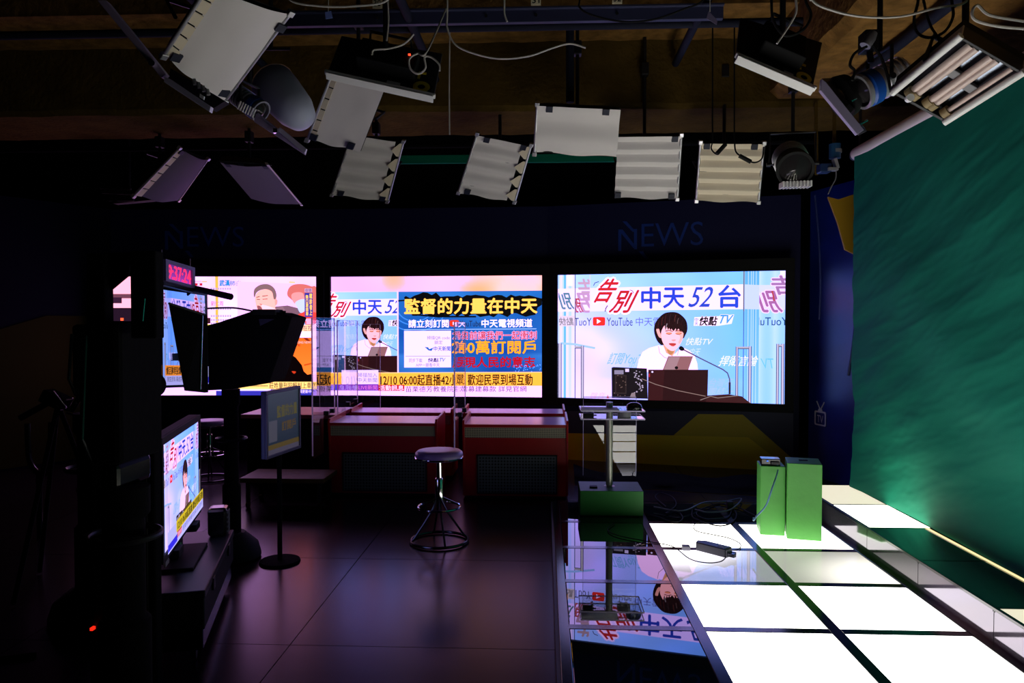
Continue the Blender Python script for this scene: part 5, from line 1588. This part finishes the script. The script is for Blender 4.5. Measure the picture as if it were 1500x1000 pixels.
solo('bulb_socket', MB().lathe(at(1272, 60, Y=3.9), [(0, .05), (.02, .05), (.028, .02), (.028, -.03), (0, -.03)], (.5, 0, .8)), M_grey, 'grey socket beside the girder pipe clamp', 'socket', smooth=True)
tg = thing('paper_tag', 'small blue white tag hanging near the first number tag', 'tag', tuple(at(480, 22, Y=4.4)))
add('card', MB().prism([at(476, 18, Y=4.4), at(485, 16, Y=4.4), at(487, 26, Y=4.4), at(477, 28, Y=4.4)], (0, .004, 0)), mat('tag_blue', (120, 140, 220), .6), tg)
add('string', MB().cyl(at(481, 17, Y=4.4), at(483, 17, Y=4.4) + Vector((0, 0, .85)), .002, n=6), M_wcable, tg)
tg = thing('paper_tag', 'small white triangular tag at the right end of the numbered rail', 'tag', tuple(at(1042, 26, Y=4.6)))
add('card', MB().prism([at(1038, 16, Y=4.6), at(1051, 30, Y=4.6), at(1050, 36, Y=4.6), at(1035, 27, Y=4.6)], (0, .004, 0)), mat('tag_grey', (110, 100, 130), .6), tg)
add('string', MB().cyl(at(1040, 17, Y=4.6), at(1040, 17, Y=4.6) + Vector((0, 0, .80)), .003, n=6), M_wcable, tg)

# ================================================================== left foreground: cameras, prompters, monitors
def quad_panel(pxs, deps):
    return [at(x, y, Y=d) for (x, y), d in zip(pxs, deps)]
def monitor(name, label, cat, pxs, deps, art, thick=.05, bez=.04, material=None, body=None, eps=.00012, grp=None):
    q = quad_panel(pxs, deps)
    R_, D_ = q[1] - q[0], q[3] - q[0]
    R_.z *= .5; D_ = Vector((0, 0, D_.z))
    q[1] = q[0] + (q[1] - q[0]); 
    n = R_.cross(D_).normalized()
    c = (q[0] + q[2]) / 2
    if n.dot(CO - c) < 0: n = -n
    rn = R_.normalized(); dn = D_.normalized()
    t = thing(name, label, cat, tuple(c), grp)
    o = q[0] - rn * bez - dn * bez
    w, h = R_.length + 2 * bez, D_.length + 2 * bez
    add('casing', MB().prism([o - n * .004, o + rn * w - n * .004, o + rn * w + dn * h - n * .004, o + dn * h - n * .004], -n * thick), body or M_gloss, t, .006)
    fr = MB()
    def P(a, b2): return o + rn * a + dn * b2 - n * .004
    for a0, a1, b0, b1 in ((0, w, 0, bez), (0, w, h - bez, h), (0, bez, bez, h - bez), (w - bez, w, bez, h - bez)):
        fr.prism([P(a0, b0), P(a1, b0), P(a1, b1), P(a0, b1)], n * .012)
    add('bezel', fr, body or M_gloss, t, .002)
    if art:
        art.build('picture', t, q[0], R_, D_, n, material or M_disp_tv, eps)
    return t, q, n, rn, dn, R_, D_

def art_tv(mirror=False):
    A = Art(lambda x, y: (x, y))
    feed(A, (-.02, -.03, 1.0, 1.06), mirror, clip=(0, 0, 1, 1))
    m_ = (lambda x: 1 - x) if mirror else (lambda x: x)
    def R2(x0, y0, x1, y1, c): A.rect(min(m_(x0), m_(x1)), y0, max(m_(x0), m_(x1)), y1, c)
    def T2(s, x0, y0, x1, y1, c, b2=.02):
        a, b3 = sorted((m_(x0), m_(x1)))
        A.text(s, a, y0, b3, y1, c, b2, 0, mirror)
    R2(.20, .79, 1, .90, (226, 214, 40) if not mirror else (250, 190, 50))
    R2(0, .90, 1, 1, (214, 218, 240)); R2(.0, .80, .2, .92, (206, 210, 232))
    R2(.0, .92, .22, .985, (60, 50, 226)); R2(.22, .90, .34, .96, (214, 60, 60))
    old = A.layer
    T2('12/10 06:00起直播 歡迎到場互動', .23, .805, .98, .888, (26, 20, 16), .03)
    T2('苗栗德芳教養院急募 詳見官網', .36, .91, .96, .965, (80, 80, 110), .0)
    T2('活動訊息', .225, .91, .335, .955, (250, 236, 240), .0)
    return A
# text outlines in unit coordinates would be oversized there, so none are used above
tv, tq, tn, trn, tdn, tR, tD = monitor('floor_monitor', 'tilted flat television on a dark stand showing the presenter, nearest the camera', 'monitor',
    [(237.3, 651.7), (290.6, 619.8), (290.6, 741), (237.3, 813)], (3.38, 4.36, 4.36, 3.38), art_tv(), .06, .035, body=M_black)
add('indicator', MB().obox(tq[3] + trn * .35 + tdn * .06 + tn * .01, (trn, tdn, tn), (.05, .012, .004)), mat('green_sticker', (14, 110, 50), .6), tv, label='small green sticker')
add('name_plate', MB().obox(tq[3] + trn * .05 + tdn * .05 + tn * .01, (trn, tdn, tn), (.04, .012, .003)), M_grey, tv)
for k in (.25, .75):
    add('foot', MB().obox(tq[3] + trn * tR.length * k + tdn * .055 - tn * .06, (trn, tn, (0, 0, 1)), (.06, .10, .02)), M_black, tv, .004)
base_z = tq[3].z - .075
ctv = (tq[3] + tq[2]) / 2
CT = .35
cc = Vector((ctv.x, ctv.y, 0)) - tn * .03
tv_neck = MB().obox(cc + Vector((0, 0, (CT + base_z) / 2 + .03)), (trn, tn, (0, 0, 1)), (.07, .02, (base_z - CT) / 2 + .03)).obox(cc + Vector((0, 0, CT + .008)), (trn, tn, (0, 0, 1)), (.24, .12, .008))
add('stand', tv_neck, M_black, tv, .004)
t = thing('equipment_case', 'long black equipment case that the tilted television stands on', 'case', tuple(cc + Vector((0, 0, .16))))
c2_ = cc + tn * .02
add('case', MB().obox(c2_ + Vector((0, 0, .235)), (trn, tn, (0, 0, 1)), (.56, .20, .075)), M_black, t, .008)
add('lid', MB().obox(c2_ + Vector((0, 0, .33)), (trn, tn, (0, 0, 1)), (.565, .205, .02)), M_steel, t, .006)
for k in (-.3, .3):
    add('latch', MB().obox(c2_ + trn * k + tn * .206 + Vector((0, 0, .30)), (trn, tn, (0, 0, 1)), (.03, .005, .03)), M_steel, t, .002)
low = thing('rolling_case', 'low black rolling case under the long equipment case', 'case', tuple(cc))
add('body', MB().obox(c2_ + Vector((0, 0, .109)), (trn, tn, (0, 0, 1)), (.54, .19, .0505)), M_gloss, low, .008)
for k in (-.48, .48):
    for j in (-.14, .14):
        w_ = c2_ + trn * k + tn * j + Vector((0, 0, .029))
        add('caster', MB().cyl(w_ - tn * .012, w_ + tn * .012, .029), M_black, low, smooth=True)
scn = c2_ + trn * .46 + tn * .13
ml = thing('speaker_box', 'small rounded black speaker behind the television, lilac glint on top', 'speaker', tuple(scn + Vector((0, 0, CT))))
add('cabinet', MB().obox(scn + Vector((0, 0, CT + .085)), (trn, tn, (0, 0, 1)), (.06, .055, .084)), M_gloss, ml, .02)
add('grille', MB().obox(scn + tn * .056 + Vector((0, 0, CT + .08)), (trn, tn, (0, 0, 1)), (.045, .003, .065)), M_perf, ml)

# studio clock
q = quad_panel([(240, 379), (283, 392), (283, 424), (240, 411)], (3.9, 4.15, 4.15, 3.9))
ck = thing('digital_clock', 'studio clock with glowing red digits on the dark camera stand', 'clock', tuple((q[0] + q[2]) / 2))
Rk = q[1] - q[0]; Dk = Vector((0, 0, q[3].z - q[0].z)); nk = Rk.cross(Dk).normalized()
if nk.dot(CO - q[0]) < 0: nk = -nk
rn, dn = Rk.normalized(), Dk.normalized()
# shear so that the top edge follows the case in the photo
rk_flat = Vector((Rk.x, Rk.y, 0)); 
o = q[0]
M_ckcase = mat('clock_case', (120, 104, 164), .4)
add('case', MB().prism([o, o + Rk, o + Rk + Dk, o + Dk], -nk * .05), M_ckcase, ck, .003)
fr = MB()
for a0, a1, b0, b1 in ((0, 1, 0, .16), (0, 1, .88, 1), (0, .1, .16, .88), (.9, 1, .16, .88)):
    fr.prism([o + Rk * a0 + Dk * b0, o + Rk * a1 + Dk * b0, o + Rk * a1 + Dk * b1, o + Rk * a0 + Dk * b1], nk * .012)
add('bezel', fr, M_ckcase, ck)
ca_ = Art(lambda x, y: (x, y))
ca_.field(.1, .16, .9, .88, lambda u, v: mixc((90, 40, 130), (190, 60, 190), v), 4, 4)
ca_.text('9:37:24', .12, .2, .89, .84, (255, 60, 120), .015)
ca_.build('digits', ck, o + nk * .002, Rk, Dk, nk, display('clock_light', .9), .0006)
for s in (.02, .98):
    p = o + Rk * s - nk * .02
    add('bracket', MB().box(p.x - .005, p.x + .005, p.y - .005, p.y + .005, p.z, p.z + .05), M_steel, ck)
ca2 = MB().prism([o + Dk * 1.0 + Vector((0, 0, -.004)), o + Rk + Dk + Vector((0, 0, -.004)), o + Rk + Dk - nk * .2 + Vector((0, 0, -.004)), o + Dk - nk * .2 + Vector((0, 0, -.004))], (0, 0, -.02))
add('stand_plate', ca2, M_steel, ck)

# prompter glass with reversed picture, black hood and camera stand beneath
pm, pq, pn, prn, pdn, pR, pD = monitor('prompter_screen', 'prompter screen showing the broadcast reversed, under the studio clock', 'prompter',
    [(236, 424), (300, 438), (300, 566), (232, 564)], (3.95, 4.3, 4.3, 3.95), art_tv(True), .05, .015, M_disp_prompt)
hood = thing('prompter_hood', 'black wedge shaped hood in front of the reversed prompter screen', 'hood', tuple(at(280, 500, Y=3.8)))
add('hood_panel', MB().prism([at(247, 445, Y=3.85), at(299, 462, Y=4.0), at(300, 575, Y=4.0), at(270, 572, Y=3.85)], (0.01, .02, 0)), M_void, hood)
add('hood_edge', MB().tube([at(247, 444, Y=3.84), at(300, 461, Y=3.99)], .006), M_steel, hood)
add('side_rod', MB().cyl(at(296, 462, Y=3.8), at(293, 570, Y=3.8), .006), M_chrome, hood, smooth=True)

# second prompter hood: the large black cloth wedge
h2 = thing('prompter_hood', 'large black cloth prompter hood silhouetted against the left display', 'hood', tuple(at(350, 520, Y=4.6)))
front = [(301, 477), (320, 472), (371, 455), (405, 457), (428, 464), (394, 561), (340, 570), (300, 572)]
Yh = 4.6
vs = [at(x, y, Y=Yh) for x, y in front]
add('cloth_cover', MB().prism(vs, (-.02, .35, .0)), M_void, h2, .006)
add('support_clip', MB().box(at(371, 455, Y=Yh).x, at(405, 455, Y=Yh).x, Yh - .02, Yh + .12, at(371, 461, Y=Yh).z, at(371, 453, Y=Yh).z), M_black, h2, .004)
add('cloth_tag', MB().prism([at(379, 467, Y=Yh - .004), at(402, 467, Y=Yh - .004), at(381, 477, Y=Yh - .004)], (0, .003, 0)), mat('dim_violet_cloth', (40, 36, 66), .7), h2)
add('wing_nut', MB().cyl(at(416, 460, Y=Yh + .1), at(416, 455, Y=Yh + .1), .012), M_black, h2)
vcable('thin black cable arching from the prompter screen to the large hood', [at(300, 452, Y=4.4), at(315, 451, Y=4.4), at(345, 451, Y=4.5), at(372, 456, Y=4.6)], .006)
# small monitor below the large hood
sm_art = Art(lambda x, y: (x, y))
sm_art.field(0, 0, 1, 1, lambda u, v: mixc((130, 150, 170), (60, 90, 120), v), 4, 4)
sm_art.text('監督的力量', .3, .22, .95, .42, (200, 190, 90), .03); sm_art.rect(.05, .45, .3, .8, (170, 170, 190)); sm_art.text('訂閱戶', .45, .5, .9, .66, (200, 160, 60), .03)
sm_art.rect(0, .84, 1, .92, (190, 160, 60)); sm_art.rect(0, .92, 1, 1, (170, 160, 190))
smm, sq, snn, srn, sdn, sR, sD = monitor('small_monitor', 'small dim monitor turned right below the large prompter hood', 'monitor',
    [(391, 578), (437, 568), (437, 648), (391, 668)], (4.7, 5.1, 5.1, 4.7), sm_art, .03, .02, M_disp_dim, mat('violet_grey_plastic', (70, 64, 96), .4))
# post carrying the small monitor
sc_ = sq[3] + sR * .5 - snn * .03
add('stand', MB().cyl((sc_.x, sc_.y, .01), (sc_.x, sc_.y, sq[3].z + .1), .016).lathe((sc_.x, sc_.y, 0), [(0, .02), (.13, .016), (.135, .003), (0, .003)]), M_void, smm)
# pedestals
def pedestal(label, x, y, top, base=.34, r=.09):
    t = thing('camera_pedestal', label, 'camera pedestal', (x, y, 0), 'studio camera pedestals')
    add('column', MB().lathe((x, y, 0), [(0, .12), (r, .12), (r, .5), (r * .8, .52), (r * .8, top - .12), (r, top - .1), (r, top), (0, top)], n=28), M_void, t, smooth=True)
    add('base_skirt', MB().lathe((x, y, 0), [(0, .18), (base * .45, .18), (base * .9, .10), (base, .03), (base, .012), (0, .012)], n=36), M_black, t, smooth=True)
    add('steering_ring', MB().ring((x, y, .82), r + .035, .012), M_steel, t, smooth=True)
    sp_ = MB()
    for k in range(3):
        a = k * 2.094
        sp_.tube([(x, y, .80), (x + (r + .035) * math.cos(a), y + (r + .035) * math.sin(a), .82)], .008)
    add('ring_spokes', sp_, M_steel, t)
    return t
pedestal('black camera pedestal nearest the camera, left of the television', -1.56, 2.68, 1.0, .33)
pedestal('black camera pedestal under the camera that carries the clock', -2.46, 3.93, 1.12, .22)
pedestal('slim black pedestal under the large prompter hood', -2.14, 4.98, 1.16, .19, .06)
def studio_camera(label, x0, x1, y0, y1, z0, z1):
    t = thing('studio_camera', label, 'camera', ((x0 + x1) / 2, (y0 + y1) / 2, z0), 'studio cameras in the dark')
    add('camera_body', MB().box(x0, x1, y0, y1, z0 + .1, z1), M_void, t, .02)
    add('pan_head', MB().box(x0 + .03, x1 - .03, y0 + .03, y1 - .03, z0, z0 + .1), M_gloss, t, .02)
    add('lens', MB().lathe((x0 + .05, y1, (z0 + z1) / 2 + .05), [(0, 0), (.045, 0), (.05, .05), (.05, .08), (.04, .08), (.04, .04), (0, .04)], (0, 1, 0), 28), M_void, t, smooth=True)
    add('cable_guard', MB().tube([(x0 + .02, y0, z0 + .12), (x0 + .02, y0 - .05, z0 + .2), (x0 + .02, y0 - .02, z1 - .05)], .008), M_gloss, t)
    return t
cA_ = studio_camera('black studio camera behind the rack carrying the prompter screen and clock', -2.46, -2.17, 3.76, 4.10, 1.12, 1.60)
add('pan_handle', MB().cyl(at(283, 422, Y=4.18), at(338, 434.5, Y=4.0), .018).cyl(at(283, 422, Y=4.18), (-2.2, 4.05, 1.59), .014), M_void, cA_, smooth=True)
add('screen_bracket', MB().box(-2.16, -2.02, 4.02, 4.06, 1.40, 1.44), M_steel, cA_)
cB_ = studio_camera('black studio camera on the nearest pedestal, only its outline visible', at(126, 0, Y=2.6).x, at(233, 0, Y=2.86).x, 2.56, 2.86, 1.0, at(180, 470, Y=2.56).z)
zt_ = at(180, 372, Y=2.6).z
xl_, xr_ = at(126, 0, Y=2.6).x, at(157, 0, Y=2.62).x
add('viewfinder', MB().box(xl_, xr_, 2.58, 2.64, 1.55, zt_), M_void, cB_, .006)
xl2, xr2 = at(190, 0, Y=2.6).x, at(236, 0, Y=2.64).x
add('prompter_side', MB().box(xl2, xr2, 2.58, 2.64, 1.55, zt_ + .01), M_void, cB_, .006)
add('top_flap', MB().prism([at(152, 370, Y=2.62), at(194, 370, Y=2.62), at(187, 404, Y=2.62), at(156, 430, Y=2.62)], (0, .01, 0)), M_void, cB_)
add('lever', MB().cyl(at(211, 437, Y=2.56), at(208, 470, Y=2.56), .006), M_chrome, cB_, smooth=True)
rk = thing('equipment_rack', 'tall black equipment rack in the dark left of the television', 'rack', tuple(at(180, 1000, Y=3.12)))
a, b2 = at(126, 604, Y=3.10), at(234, 470, Y=3.16)
add('rack_body', MB().box(a.x, b2.x, 3.10, 3.16, .0, at(180, 474, Y=3.13).z), M_void, rk, .01)
add('rack_door', MB().box(a.x + .03, b2.x - .03, 3.09, 3.10, .1, 1.45), M_black, rk)
add('red_indicator', MB().obox(at(136, 920, Y=3.08), ((1, 0, 0), (0, 1, 0), (0, 0, 1)), (.006, .012, .006)), mat('red_power_led', (255, 40, 20), emit=1.2), rk, label='tiny glowing red indicator')
# glinting bracket at far left
gl = thing('camera_tripod', 'dark camera tripod head with small chrome glints against the yellow wall panel', 'tripod', tuple(at(85, 590, Y=4.4)))
add('arm', MB().tube([at(30, 612, Y=4.4), at(70, 590, Y=4.4), at(105, 600, Y=4.4), at(130, 560, Y=4.4)], .02), M_gloss, gl)
add('head', MB().obox(at(82, 585, Y=4.38), ((1, .1, -.5), (0, 1, 0), (.5, 0, 1)), (.07, .05, .04)), M_gloss, gl, .01)
hc = at(85, 592, Y=4.4)
for k in range(3):
    aa_ = k * 2.094 + .4
    add('leg', MB().tube([hc, (hc.x + .35 * math.cos(aa_), hc.y + .35 * math.sin(aa_), .012)], .014), M_void, gl)
add('chrome_lever', MB().cyl(at(78, 573, Y=4.32), at(97, 597, Y=4.32), .006).cyl(at(98, 604, Y=4.3), at(107, 607, Y=4.3), .008), M_chrome, gl, smooth=True)
for k, (x, y) in enumerate(((109, 556), (108, 564), (110, 572), (115, 574))):
    add('screw', MB().cyl(at(x, y, Y=4.36), at(x, y, Y=4.34), .005, n=10), M_chrome, gl)
gl2 = solo('tube_chair', MB().cyl(at(57, 688, Y=5.4), (at(57, 688, Y=5.4).x, 5.4, 0), .02).tube(arc_pts([at(40, 620, Y=5.4), at(45, 680, Y=5.4), at(70, 690, Y=5.4), at(75, 618, Y=5.4)], 6), .02), M_gloss, 'dark bent tube chair frame below the chrome glints at far left', 'chair', smooth=True)
solo('cable_run', MB().tube(arc_pts([(-3.6, 3.3, .01), (-3.1, 3.5, .01), (-2.8, 3.35, .01), (-2.45, 3.45, .01)], 8), .01), M_cable, 'thick black cable on the floor at the foot of the stands', 'cable', smooth=True)
